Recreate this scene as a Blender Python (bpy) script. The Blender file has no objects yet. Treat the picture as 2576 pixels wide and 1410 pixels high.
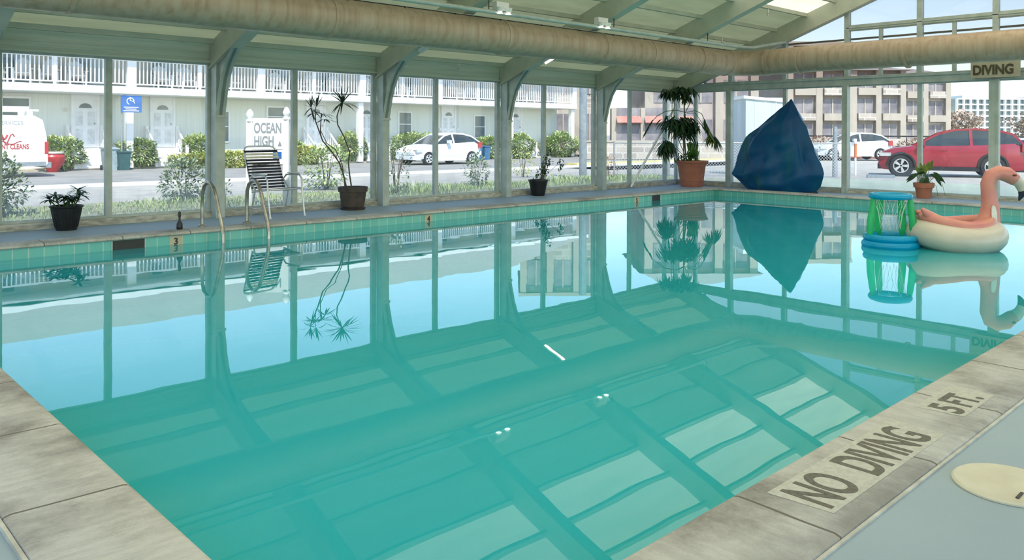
import bpy, bmesh, math, random
from mathutils import Vector, Matrix
sc = bpy.context.scene
C = sc.collection
PI = math.pi
random.seed(7)
# ------------------------------------------------------------------ camera
F, CY, YAW, PIT, ROL = 2040.94, 342.57, 0.8099, -0.0038, 0.002925
cd = bpy.data.cameras.new('camera'); cam = bpy.data.objects.new('camera', cd); C.objects.link(cam)
fw = Vector((math.cos(YAW)*math.cos(PIT), math.sin(YAW)*math.cos(PIT), math.sin(PIT)))
rt = Vector((math.sin(YAW), -math.cos(YAW), 0)); up = rt.cross(fw)
rt2 = rt*math.cos(ROL)+up*math.sin(ROL); up2 = up*math.cos(ROL)-rt*math.sin(ROL)
M = Matrix.Identity(4)
for i in range(3):
    M[i][0] = rt2[i]; M[i][1] = up2[i]; M[i][2] = -fw[i]
M[2][3] = 1.3
cam.matrix_world = M
cd.sensor_width = 36; cd.lens = F*36/2576; cd.shift_y = -(705-CY)/2576
cd.clip_end = 800; cd.clip_start = 0.05
sc.camera = cam
# ------------------------------------------------------------------ world, sun, exposure
w = bpy.data.worlds.new('world'); sc.world = w; w.use_nodes = True
wn = w.node_tree.nodes; wl = w.node_tree.links
bg = wn['Background']
sky = wn.new('ShaderNodeTexSky'); sky.sky_type = 'NISHITA'; sky.sun_disc = False
sky.sun_elevation = math.radians(50); sky.sun_rotation = math.radians(200)
sky.air_density = 1.0; sky.dust_density = 0.5; sky.ozone_density = 1.6
tint = wn.new('ShaderNodeMix'); tint.data_type = 'RGBA'; tint.blend_type = 'MULTIPLY'; tint.inputs[0].default_value = 1
tint.inputs[7].default_value = (.98, .97, .93, 1); wl.new(sky.outputs[0], tint.inputs[6])
wl.new(tint.outputs[2], bg.inputs['Color']); bg.inputs['Strength'].default_value = 0.25
sd = bpy.data.lights.new('sun', 'SUN'); sd.energy = 4.0; sd.angle = math.radians(0.6); sd.color = (1, .95, .86)
so = bpy.data.objects.new('sun', sd); C.objects.link(so)
so.rotation_euler = Vector((-.38, -.72, 1.05)).to_track_quat('Z', 'Y').to_euler(); so.location = (0, 0, 30)
sc.view_settings.view_transform = 'Standard'; sc.view_settings.look = 'None'
sc.view_settings.exposure = 0.55; sc.view_settings.gamma = 1.0
cy = sc.cycles
cy.use_denoising = True; cy.use_adaptive_sampling = True; cy.adaptive_threshold = 0.03
cy.max_bounces = 8; cy.diffuse_bounces = 4; cy.glossy_bounces = 3; cy.transmission_bounces = 3
cy.transparent_max_bounces = 12; cy.sample_clamp_indirect = 4; cy.caustics_reflective = False; cy.caustics_refractive = False

# ------------------------------------------------------------------ materials
def newmat(name):
    m = bpy.data.materials.new(name); m.use_nodes = True
    n = m.node_tree.nodes; l = m.node_tree.links
    for x in list(n):
        n.remove(x)
    o = n.new('ShaderNodeOutputMaterial')
    return m, n, l, o
def bsdf(n, col=(.5, .5, .5), rough=.5, metal=0, spec=.5, trans=0):
    b = n.new('ShaderNodeBsdfPrincipled')
    b.inputs['Base Color'].default_value = (*col, 1); b.inputs['Roughness'].default_value = rough
    b.inputs['Metallic'].default_value = metal; b.inputs['Specular IOR Level'].default_value = spec
    return b
def noise(n, l, scale, detail=3, vec=None, rough=.55):
    t = n.new('ShaderNodeTexNoise'); t.inputs['Scale'].default_value = scale; t.inputs['Detail'].default_value = detail
    t.inputs['Roughness'].default_value = rough
    if vec is not None: l.new(vec, t.inputs['Vector'])
    return t
def schlick(n, l, f0, nrm=None):
    g = n.new('ShaderNodeNewGeometry'); d = n.new('ShaderNodeVectorMath'); d.operation = 'DOT_PRODUCT'
    l.new(g.outputs['Incoming'], d.inputs[0]); l.new(nrm if nrm is not None else g.outputs['Normal'], d.inputs[1])
    def mth(op, a, b=None, c=None):
        q = n.new('ShaderNodeMath'); q.operation = op
        for i, v in enumerate((a, b, c)):
            if v is None: continue
            if isinstance(v, (int, float)): q.inputs[i].default_value = v
            else: l.new(v, q.inputs[i])
        return q.outputs[0]
    a = mth('ABSOLUTE', d.outputs['Value']); o = mth('SUBTRACT', 1.0, a); p = mth('POWER', o, 5.0)
    r = mth('MULTIPLY_ADD', p, 1-f0, f0); r.node.use_clamp = True
    return r
def ramp(n, l, src, stops):
    r = n.new('ShaderNodeValToRGB'); e = r.color_ramp.elements
    while len(e) < len(stops): e.new(.5)
    for i, (p, c) in enumerate(stops):
        e[i].position = p; e[i].color = (*c, 1) if len(c) == 3 else c
    l.new(src, r.inputs[0]); return r
def coords(n, l, scale=(1, 1, 1), kind='Object'):
    tc = n.new('ShaderNodeTexCoord'); mp = n.new('ShaderNodeMapping'); mp.inputs['Scale'].default_value = scale
    l.new(tc.outputs[kind], mp.inputs[0]); return mp.outputs[0]
def mixc(n, l, a, b, fac):
    m = n.new('ShaderNodeMix'); m.data_type = 'RGBA'
    for k, v in ((6, a), (7, b)):
        if isinstance(v, tuple): m.inputs[k].default_value = (*v, 1)
        else: l.new(v, m.inputs[k])
    if isinstance(fac, (int, float)): m.inputs[0].default_value = fac
    else: l.new(fac, m.inputs[0])
    return m.outputs[2]
def bump(n, l, h, strength, b, dist=.01):
    bm_ = n.new('ShaderNodeBump'); bm_.inputs['Strength'].default_value = strength; bm_.inputs['Distance'].default_value = dist
    l.new(h, bm_.inputs['Height']); l.new(bm_.outputs[0], b.inputs['Normal'])
def simple(name, col, rough=.5, metal=0, var=.12, scale=6, bmp=0, col2=None, stretch=(1, 1, 1), spec=.5, lo=.35, hi=.65):
    m, n, l, o = newmat(name); b = bsdf(n, col, rough, metal, spec); v = coords(n, l, stretch)
    t = noise(n, l, scale, 4, v)
    c2 = col2 or tuple(max(0, c*(1-var*2)) for c in col)
    r = ramp(n, l, t.outputs[0], [(lo, c2), (hi, col)])
    l.new(r.outputs[0], b.inputs['Base Color'])
    if bmp: bump(n, l, t.outputs[0], bmp, b)
    l.new(b.outputs[0], o.inputs[0]); return m
MAT = {}
MAT['frame'] = simple('frame_paint', (.50, .56, .53), .4, .0, .1, 5, 0, (.38, .45, .42))
MAT['sill'] = simple('dirty_sill', (.58, .57, .50), .6, 0, .2, 7, .1, (.30, .29, .24), (1, 1, 3))
MAT['rafter'] = simple('rafter_paint', (.56, .58, .48), .5, 0, .1, 3, 0, (.48, .51, .42))
MAT['fascia'] = simple('fascia_metal', (.72, .76, .65), .45, 0, .1, 3, 0, (.60, .66, .55), (.3, 1, 6))
MAT['white'] = simple('white_paint', (.86, .86, .85), .45, 0, .04, 4)
MAT['siding'] = simple('grey_green_siding', (.78, .80, .74), .7, 0, .05, 2, 0, None, (8, 8, .2))
MAT['siding_beige'] = simple('beige_siding', (.66, .63, .56), .7, 0, .05, 2)
MAT['steel'] = simple('stainless', (.50, .46, .38), .32, .9, .2, 12)
MAT['alu'] = simple('aluminium', (.75, .76, .76), .35, .7, .1, 12)
MAT['navy'] = simple('navy_vinyl', (.010, .018, .05), .4, 0, .2, 8)
MAT['cream'] = simple('cream_vinyl', (.72, .70, .60), .4, 0, .1, 8)
MAT['black_pot'] = simple('black_plastic', (.012, .014, .016), .35, 0, .3, 14)
MAT['brown_pot'] = simple('brown_pot', (.085, .06, .045), .7, 0, .3, 9, .2, (.04, .038, .036))
MAT['terra'] = simple('terracotta', (.45, .17, .10), .75, 0, .15, 6, .1, (.36, .13, .08))
MAT['soil'] = simple('soil', (.06, .045, .03), .9, 0, .3, 30, .4)
MAT['leaf'] = simple('dark_leaf', (.035, .10, .03), .45, 0, .3, 9, 0, (.012, .04, .012))
MAT['leaf_blue'] = simple('dull_leaf', (.05, .085, .055), .5, 0, .3, 9, 0, (.02, .035, .03))
MAT['leaf_yel'] = simple('yellow_green_leaf', (.25, .30, .05), .45, 0, .3, 9, 0, (.05, .11, .02))
MAT['leaf_bright'] = simple('bright_leaf', (.13, .30, .05), .45, 0, .3, 9, 0, (.05, .14, .03))
MAT['bush'] = simple('bush_leaf', (.50, .58, .24), .6, 0, .3, 3, 0, (.20, .30, .12))
MAT['bush_y'] = simple('yellow_bush_leaf', (.62, .60, .20), .6, 0, .3, 3, 0, (.26, .34, .10))
MAT['shrub'] = simple('grey_green_leaf', (.36, .43, .26), .6, 0, .3, 5, 0, (.13, .19, .13))
MAT['stem'] = simple('stem_bark', (.13, .11, .09), .8, 0, .2, 20)
MAT['gstem'] = simple('green_stem', (.10, .17, .06), .6, 0, .2, 20)
MAT['asphalt'] = simple('asphalt', (.32, .31, .29), .9, 0, .12, 1.2, 0, (.24, .24, .23))
MAT['concrete'] = simple('pale_concrete', (.46, .44, .39), .85, 0, .1, 1.5)
MAT['curbm'] = simple('curb_concrete', (.70, .69, .64), .85, 0, .1, 2)
MAT['lawn'] = simple('dry_grass', (.30, .32, .17), .95, 0, .2, 2.2, .2, (.40, .38, .28))
MAT['court'] = simple('pale_green_court', (.42, .49, .37), .85, 0, .06, .8)
MAT['roof'] = simple('grey_shingle', (.40, .38, .35), .9, 0, .12, 3, 0, None, (1, 6, 6))
MAT['van'] = simple('van_paint', (.88, .88, .88), .25, 0, .02, 2)
MAT['red_text'] = simple('red_lettering', (.45, .05, .05), .5)
MAT['dark'] = simple('dark_rubber', (.02, .02, .022), .6, 0, .2, 9)
MAT['red'] = simple('red_car_paint', (.30, .015, .03), .22, 0, .08, 2, spec=.8)
MAT['silver'] = simple('silver_car_paint', (.68, .73, .76), .25, 0, .03, 2)
MAT['bluecar'] = simple('blue_car_paint', (.02, .05, .16), .25, 0, .03, 2)
MAT['carglass'] = simple('car_glass', (.04, .055, .06), .08, 0, .2, 1.5)
MAT['winglass'] = simple('window_dark_glass', (.10, .15, .17), .12, 0, .25, 2, 0, (.18, .24, .25))
MAT['bluesign'] = simple('blue_sign', (.02, .13, .42), .5)
MAT['bluebin'] = simple('blue_bin', (.05, .16, .30), .5)
MAT['greybin'] = simple('blue_grey_bin', (.35, .45, .50), .5)
MAT['darkbin'] = simple('dark_green_bin', (.03, .10, .10), .5)
MAT['redpot'] = simple('red_glazed_pot', (.50, .05, .05), .35)
MAT['brick'] = None
MAT['beige_wall'] = simple('beige_render', (.34, .29, .24), .85, 0, .08, .6)
MAT['pale_col'] = simple('pale_pilaster', (.42, .37, .31), .8, 0, .05, 1)
MAT['dark_win'] = simple('dark_recess', (.14, .13, .15), .5, 0, .4, .9, 0, (.30, .28, .29))
MAT['redroof'] = simple('red_awning', (.48, .22, .18), .7)
MAT['pinkwall'] = simple('pink_beige_wall', (.46, .38, .35), .8, 0, .1, .5)
MAT['bluewall'] = simple('pale_blue_panel', (.50, .57, .60), .6, 0, .04, .8)
MAT['galv'] = simple('galvanised', (.30, .34, .37), .5, .3, .1, 9)
MAT['orange'] = simple('orange_paint', (.65, .20, .07), .6)
MAT['yellow'] = simple('yellow_kerb_paint', (.70, .60, .25), .8)
MAT['kerbred'] = simple('red_brick_kerb', (.55, .25, .2), .8)
MAT['treeg'] = simple('spring_tree_leaf', (.42, .45, .18), .7, 0, .2, .6, 0, (.22, .28, .12))
MAT['treeb'] = simple('brown_tree_twigs', (.48, .32, .24), .8, 0, .2, .5, 0, (.30, .24, .18))
MAT['pink'] = simple('pink_vinyl', (.60, .20, .19), .35, 0, .08, 4, 0, (.64, .27, .20))
MAT['flwhite'] = simple('white_vinyl', (.60, .54, .45), .3, 0, .05, 4)
MAT['eye'] = simple('brown_eye', (.15, .04, .02), .3)
MAT['marktext'] = simple('worn_dark_paint', (.10, .09, .07), .8, 0, .3, 60, 0, (.17, .16, .13))
MAT['markbg'] = simple('pale_marking_ground', (.56, .55, .48), .85, 0, .1, 40, 0, None)
MAT['signboard'] = simple('beige_signboard', (.56, .50, .36), .7, 0, .06, 12)
MAT['signtext'] = simple('brown_sign_letters', (.12, .09, .05), .7)
MAT['door_inset'] = simple('door_inset_paint', (.76, .78, .79), .5)
MAT['edge_line'] = simple('worn_cream_edge', (.60, .58, .50), .7, 0, .15, 12)
MAT['lid'] = simple('ivory_plastic', (.64, .59, .44), .5, 0, .06, 8)
MAT['steeldark'] = simple('dark_metal', (.03, .03, .03), .5)
MAT['sand'] = simple('sandy_bed', (.62, .58, .50), .95, 0, .15, 3, .2, (.42, .38, .30))

def m_brick():
    m, n, l, o = newmat('beige_stone_brick'); b = bsdf(n, (.6, .5, .42), .85)
    tc = n.new('ShaderNodeTexCoord'); sp = n.new('ShaderNodeSeparateXYZ'); l.new(tc.outputs['Object'], sp.inputs[0])
    ad = n.new('ShaderNodeMath'); l.new(sp.outputs[0], ad.inputs[0]); l.new(sp.outputs[1], ad.inputs[1])
    cb = n.new('ShaderNodeCombineXYZ'); l.new(ad.outputs[0], cb.inputs[0]); l.new(sp.outputs[2], cb.inputs[1])
    t = n.new('ShaderNodeTexBrick'); t.inputs['Scale'].default_value = 1
    t.inputs['Brick Width'].default_value = .8; t.inputs['Row Height'].default_value = .35; t.inputs['Mortar Size'].default_value = .04
    t.inputs['Color1'].default_value = (.48, .42, .36, 1); t.inputs['Color2'].default_value = (.30, .26, .23, 1)
    t.inputs['Mortar'].default_value = (.52, .48, .43, 1)
    l.new(cb.outputs[0], t.inputs['Vector']); l.new(t.outputs[0], b.inputs['Base Color']); l.new(b.outputs[0], o.inputs[0]); return m
MAT['brick'] = m_brick()
def m_roofpanel(name, col, trans):
    m, n, l, o = newmat(name); v = coords(n, l, (.6, 3, 3)); t = noise(n, l, 1.6, 4, v)
    r = ramp(n, l, t.outputs[0], [(.3, tuple(c*.82 for c in col)), (.7, col)])
    d = n.new('ShaderNodeBsdfDiffuse'); tr = n.new('ShaderNodeBsdfTranslucent'); mx = n.new('ShaderNodeMixShader')
    l.new(r.outputs[0], d.inputs[0]); l.new(r.outputs[0], tr.inputs[0]); mx.inputs[0].default_value = trans
    l.new(d.outputs[0], mx.inputs[1]); l.new(tr.outputs[0], mx.inputs[2]); l.new(mx.outputs[0], o.inputs[0]); return m
MAT['roofpanel'] = m_roofpanel('green_grey_roof_panel', (.42, .44, .25), .32)
MAT['skylight'] = m_roofpanel('cream_skylight_panel', (.90, .79, .52), .9)
def m_glass(name, haze=True, tcol=(.93, .97, .975)):
    m, n, l, o = newmat(name)
    tr = n.new('ShaderNodeBsdfTransparent'); tr.inputs[0].default_value = (*tcol, 1)
    gl = n.new('ShaderNodeBsdfGlossy'); gl.inputs['Roughness'].default_value = .02
    mx = n.new('ShaderNodeMixShader'); l.new(schlick(n, l, .04), mx.inputs[0]); l.new(tr.outputs[0], mx.inputs[1]); l.new(gl.outputs[0], mx.inputs[2])
    # salt film on the pane, thicker close to the sill
    tc = n.new('ShaderNodeTexCoord'); sp = n.new('ShaderNodeSeparateXYZ'); l.new(tc.outputs['Object'], sp.inputs[0])
    t = noise(n, l, 2.2, 5, tc.outputs['Object'])
    mr = n.new('ShaderNodeMapRange'); mr.inputs['From Min'].default_value = .1; mr.inputs['From Max'].default_value = .60
    mr.inputs['To Min'].default_value = .55; mr.inputs['To Max'].default_value = .035
    ad = n.new('ShaderNodeMath'); ad.operation = 'MULTIPLY_ADD'; ad.inputs[1].default_value = .5; ad.inputs[2].default_value = -.25
    l.new(t.outputs[0], ad.inputs[0]); a2 = n.new('ShaderNodeMath'); l.new(sp.outputs[2], a2.inputs[0]); l.new(ad.outputs[0], a2.inputs[1])
    l.new(a2.outputs[0], mr.inputs[0])
    df = n.new('ShaderNodeBsdfTranslucent'); df.inputs[0].default_value = (.42, .47, .50, 1)
    m2 = n.new('ShaderNodeMixShader'); l.new(mr.outputs[0], m2.inputs[0]); l.new(mx.outputs[0], m2.inputs[1]); l.new(df.outputs[0], m2.inputs[2])
    l.new((m2 if haze else mx).outputs[0], o.inputs[0]); return m
MAT['glass'] = m_glass('salt_hazed_glass'); MAT['glass_dimming'] = m_glass('sky_dimming_upper_glass', False, (.55, .50, .49))  # upper panes carry an added tint that dims the bright sky behind them
def m_water():
    m, n, l, o = newmat('pool_water')
    tr = n.new('ShaderNodeBsdfTransparent'); tr.inputs[0].default_value = (.36, .92, .88, 1)
    df = n.new('ShaderNodeBsdfDiffuse'); df.inputs[0].default_value = (.035, .63, .73, 1)
    mx = n.new('ShaderNodeMixShader'); mx.inputs[0].default_value = .55
    l.new(tr.outputs[0], mx.inputs[1]); l.new(df.outputs[0], mx.inputs[2])
    gl = n.new('ShaderNodeBsdfGlossy'); gl.inputs['Roughness'].default_value = .0; gl.inputs[0].default_value = (.95, .98, 1, 1)
    m2 = n.new('ShaderNodeMixShader'); l.new(mx.outputs[0], m2.inputs[1]); l.new(gl.outputs[0], m2.inputs[2])
    v = coords(n, l, (1, 1, 1)); t = noise(n, l, .9, 2, v); t2 = noise(n, l, 3.5, 1, v)
    mm = n.new('ShaderNodeMath'); mm.operation = 'MULTIPLY_ADD'; mm.inputs[1].default_value = .12; l.new(t2.outputs[0], mm.inputs[0]); l.new(t.outputs[0], mm.inputs[2])
    b = n.new('ShaderNodeBump'); b.inputs['Strength'].default_value = .25; b.inputs['Distance'].default_value = .0055
    l.new(mm.outputs[0], b.inputs['Height'])
    l.new(b.outputs[0], gl.inputs['Normal']); l.new(schlick(n, l, .055, b.outputs[0]), m2.inputs[0])
    l.new(m2.outputs[0], o.inputs[0]); return m
MAT['water'] = m_water()
def m_tile(name, axis):
    m, n, l, o = newmat(name); b = bsdf(n, (.2, .5, .45), .18)
    tc = n.new('ShaderNodeTexCoord'); sp = n.new('ShaderNodeSeparateXYZ'); l.new(tc.outputs['Object'], sp.inputs[0])
    cb = n.new('ShaderNodeCombineXYZ'); l.new(sp.outputs[axis], cb.inputs[0])
    az = n.new('ShaderNodeMath'); az.inputs[1].default_value = .115; l.new(sp.outputs[2], az.inputs[0]); l.new(az.outputs[0], cb.inputs[1])
    t = n.new('ShaderNodeTexBrick'); t.offset = 0; t.inputs['Scale'].default_value = 1
    t.inputs['Brick Width'].default_value = .152; t.inputs['Row Height'].default_value = .15; t.inputs['Mortar Size'].default_value = .006
    t.inputs['Color1'].default_value = (.13, .47, .40, 1); t.inputs['Color2'].default_value = (.19, .53, .45, 1)
    t.inputs['Mortar'].default_value = (.42, .62, .52, 1)
    l.new(cb.outputs[0], t.inputs['Vector']); l.new(t.outputs[0], b.inputs['Base Color']); l.new(b.outputs[0], o.inputs[0]); return m
MAT['tile_x'] = m_tile('teal_tile_long', 0); MAT['tile_y'] = m_tile('teal_tile_end', 1)
MAT['plaster'] = simple('pool_plaster', (.62, .80, .92), .7, 0, .05, 1.2)
def m_coping(name, axis):
    m, n, l, o = newmat(name); b = bsdf(n, (.5, .5, .45), .8)
    v = coords(n, l); t = noise(n, l, 1.7, 6, v, .65); g = noise(n, l, 90, 3, v)
    r = ramp(n, l, t.outputs[0], [(.33, (.17, .16, .145)), (.44, (.36, .355, .325)), (.52, (.48, .475, .44)), (.72, (.54, .535, .50))])
    c = mixc(n, l, r.outputs[0], (.80, .78, .70), 0.0)
    mt = n.new('ShaderNodeMath'); mt.operation = 'MULTIPLY'; mt.inputs[1].default_value = .45; l.new(g.outputs[0], mt.inputs[0])
    st = noise(n, l, 7, 4, coords(n, l, (5, 1, 1) if axis == 0 else (1, 5, 1)), .7)
    rs = ramp(n, l, st.outputs[0], [(.42, (.72, .71, .68)), (.6, (1.08, 1.07, 1.04))])
    c = mixc(n, l, r.outputs[0], (.58, .56, .51), mt.outputs[0]); ms = n.new('ShaderNodeMix'); ms.data_type = 'RGBA'; ms.blend_type = 'MULTIPLY'; ms.inputs[0].default_value = .4
    l.new(c, ms.inputs[6]); l.new(rs.outputs[0], ms.inputs[7]); c = ms.outputs[2]
    t0 = n.new('ShaderNodeTexCoord'); s0 = n.new('ShaderNodeSeparateXYZ'); l.new(t0.outputs['Object'], s0.inputs[0])
    gr = n.new('ShaderNodeMapRange'); gr.inputs['From Min'].default_value = 1.27 if axis == 0 else .80; gr.inputs['From Max'].default_value = 1.12 if axis == 0 else .58
    l.new(s0.outputs[1-axis], gr.inputs[0]); gn = noise(n, l, 2.3, 5, v, .6); g2 = n.new('ShaderNodeMapRange'); g2.inputs['From Min'].default_value = .40; g2.inputs['From Max'].default_value = .62
    l.new(gn.outputs[0], g2.inputs[0]); gm = n.new('ShaderNodeMath'); gm.operation = 'MULTIPLY'; l.new(gr.outputs[0], gm.inputs[0]); l.new(g2.outputs[0], gm.inputs[1])
    gk = n.new('ShaderNodeMath'); gk.operation = 'MULTIPLY'; gk.inputs[1].default_value = .75; l.new(gm.outputs[0], gk.inputs[0])
    c = mixc(n, l, c, (.20, .185, .16), gk.outputs[0])
    # cast joints every 0.8 m, slightly bowed
    tc = n.new('ShaderNodeTexCoord'); sp = n.new('ShaderNodeSeparateXYZ'); l.new(tc.outputs['Object'], sp.inputs[0])
    nz = noise(n, l, 1.3, 1, tc.outputs['Object']); ma = n.new('ShaderNodeMath'); ma.operation = 'MULTIPLY_ADD'; ma.inputs[1].default_value = .12
    l.new(nz.outputs[0], ma.inputs[0]); l.new(sp.outputs[axis], ma.inputs[2])
    sb = n.new('ShaderNodeMath'); sb.operation = 'SUBTRACT'; sb.inputs[1].default_value = .10 if axis == 0 else .63; l.new(ma.outputs[0], sb.inputs[0])
    pm = n.new('ShaderNodeMath'); pm.operation = 'PINGPONG'; pm.inputs[1].default_value = .4; l.new(sb.outputs[0], pm.inputs[0])
    lt = n.new('ShaderNodeMath'); lt.operation = 'LESS_THAN'; lt.inputs[1].default_value = .006; l.new(pm.outputs[0], lt.inputs[0])
    c = mixc(n, l, c, (.14, .125, .10), lt.outputs[0])
    l.new(c, b.inputs['Base Color'])
    hh = n.new('ShaderNodeMath'); hh.operation = 'SUBTRACT'; l.new(g.outputs[0], hh.inputs[0]); l.new(lt.outputs[0], hh.inputs[1])
    bump(n, l, hh.outputs[0], .8, b, .008)
    l.new(b.outputs[0], o.inputs[0]); return m
MAT['coping_x'] = m_coping('coping_concrete_long', 0); MAT['coping_y'] = m_coping('coping_concrete_end', 1)
def m_deck():
    m, n, l, o = newmat('blue_grey_deck_paint'); b = bsdf(n, (.3, .4, .45), .55); v = coords(n, l)
    t = noise(n, l, .8, 4, v); g = noise(n, l, 45, 3, v)
    r = ramp(n, l, t.outputs[0], [(.3, (.28, .36, .41)), (.7, (.33, .42, .47))])
    l.new(r.outputs[0], b.inputs['Base Color']); bump(n, l, g.outputs[0], .25, b, .005); l.new(b.outputs[0], o.inputs[0]); return m
MAT['deck'] = m_deck()
def m_duct():
    m, n, l, o = newmat('stained_tan_duct'); b = bsdf(n, (.4, .35, .25), .42, .0); v = coords(n, l, (4, 4, .12)); t = noise(n, l, 2.6, 6, v, .65)
    r = ramp(n, l, t.outputs[0], [(.3, (.36, .25, .165)), (.5, (.46, .345, .25)), (.72, (.52, .43, .34))])
    l.new(r.outputs[0], b.inputs['Base Color']); l.new(b.outputs[0], o.inputs[0]); return m
MAT['duct'] = m_duct()
def m_tarp():
    m, n, l, o = newmat('blue_tarpaulin'); b = bsdf(n, (.01, .1, .25), .42, 0, .25); v = coords(n, l, (1, 1, .35)); t = noise(n, l, 2.0, 4, v)
    r = ramp(n, l, t.outputs[0], [(.35, (.0005, .055, .17)), (.52, (.0005, .075, .19)), (.66, (.012, .115, .14))])
    l.new(r.outputs[0], b.inputs['Base Color']); l.new(b.outputs[0], o.inputs[0]); return m
MAT['tarp'] = m_tarp()
def m_vinyl(name, col, alpha):
    m, n, l, o = newmat(name); b = bsdf(n, col, .15); tr = n.new('ShaderNodeBsdfTransparent'); tr.inputs[0].default_value = (*[min(1, c*1.1+.12) for c in col], 1)
    mx = n.new('ShaderNodeMixShader'); mx.inputs[0].default_value = alpha
    l.new(tr.outputs[0], mx.inputs[1]); l.new(b.outputs[0], mx.inputs[2]); l.new(mx.outputs[0], o.inputs[0]); return m
MAT['v_blue'] = m_vinyl('clear_blue_vinyl', (.0, .42, .70), .7); MAT['v_green'] = m_vinyl('clear_green_vinyl', (.05, .62, .25), .5)
def m_emit(name, col, s):
    m, n, l, o = newmat(name); e = n.new('ShaderNodeEmission'); e.inputs[0].default_value = (*col, 1); e.inputs[1].default_value = s
    l.new(e.outputs[0], o.inputs[0]); return m
MAT['lamp'] = m_emit('lit_lamp', (1, .95, .8), 3.0)
def m_chainlink():
    m, n, l, o = newmat('chain_link'); b = bsdf(n, (.45, .47, .48), .5, .4)
    tc = n.new('ShaderNodeTexCoord'); mp = n.new('ShaderNodeMapping'); mp.inputs['Rotation'].default_value = (0, PI/4, 0)
    l.new(tc.outputs['Object'], mp.inputs[0]); sp = n.new('ShaderNodeSeparateXYZ'); l.new(mp.outputs[0], sp.inputs[0])
    outs = []
    for k in (0, 2):
        p = n.new('ShaderNodeMath'); p.operation = 'PINGPONG'; p.inputs[1].default_value = .035; l.new(sp.outputs[k], p.inputs[0])
        q = n.new('ShaderNodeMath'); q.operation = 'LESS_THAN'; q.inputs[1].default_value = .005; l.new(p.outputs[0], q.inputs[0]); outs.append(q)
    mxm = n.new('ShaderNodeMath'); mxm.operation = 'MAXIMUM'; l.new(outs[0].outputs[0], mxm.inputs[0]); l.new(outs[1].outputs[0], mxm.inputs[1])
    tr = n.new('ShaderNodeBsdfTransparent'); mx = n.new('ShaderNodeMixShader')
    l.new(mxm.outputs[0], mx.inputs[0]); l.new(tr.outputs[0], mx.inputs[1]); l.new(b.outputs[0], mx.inputs[2]); l.new(mx.outputs[0], o.inputs[0]); return m
MAT['chain'] = m_chainlink()

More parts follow.
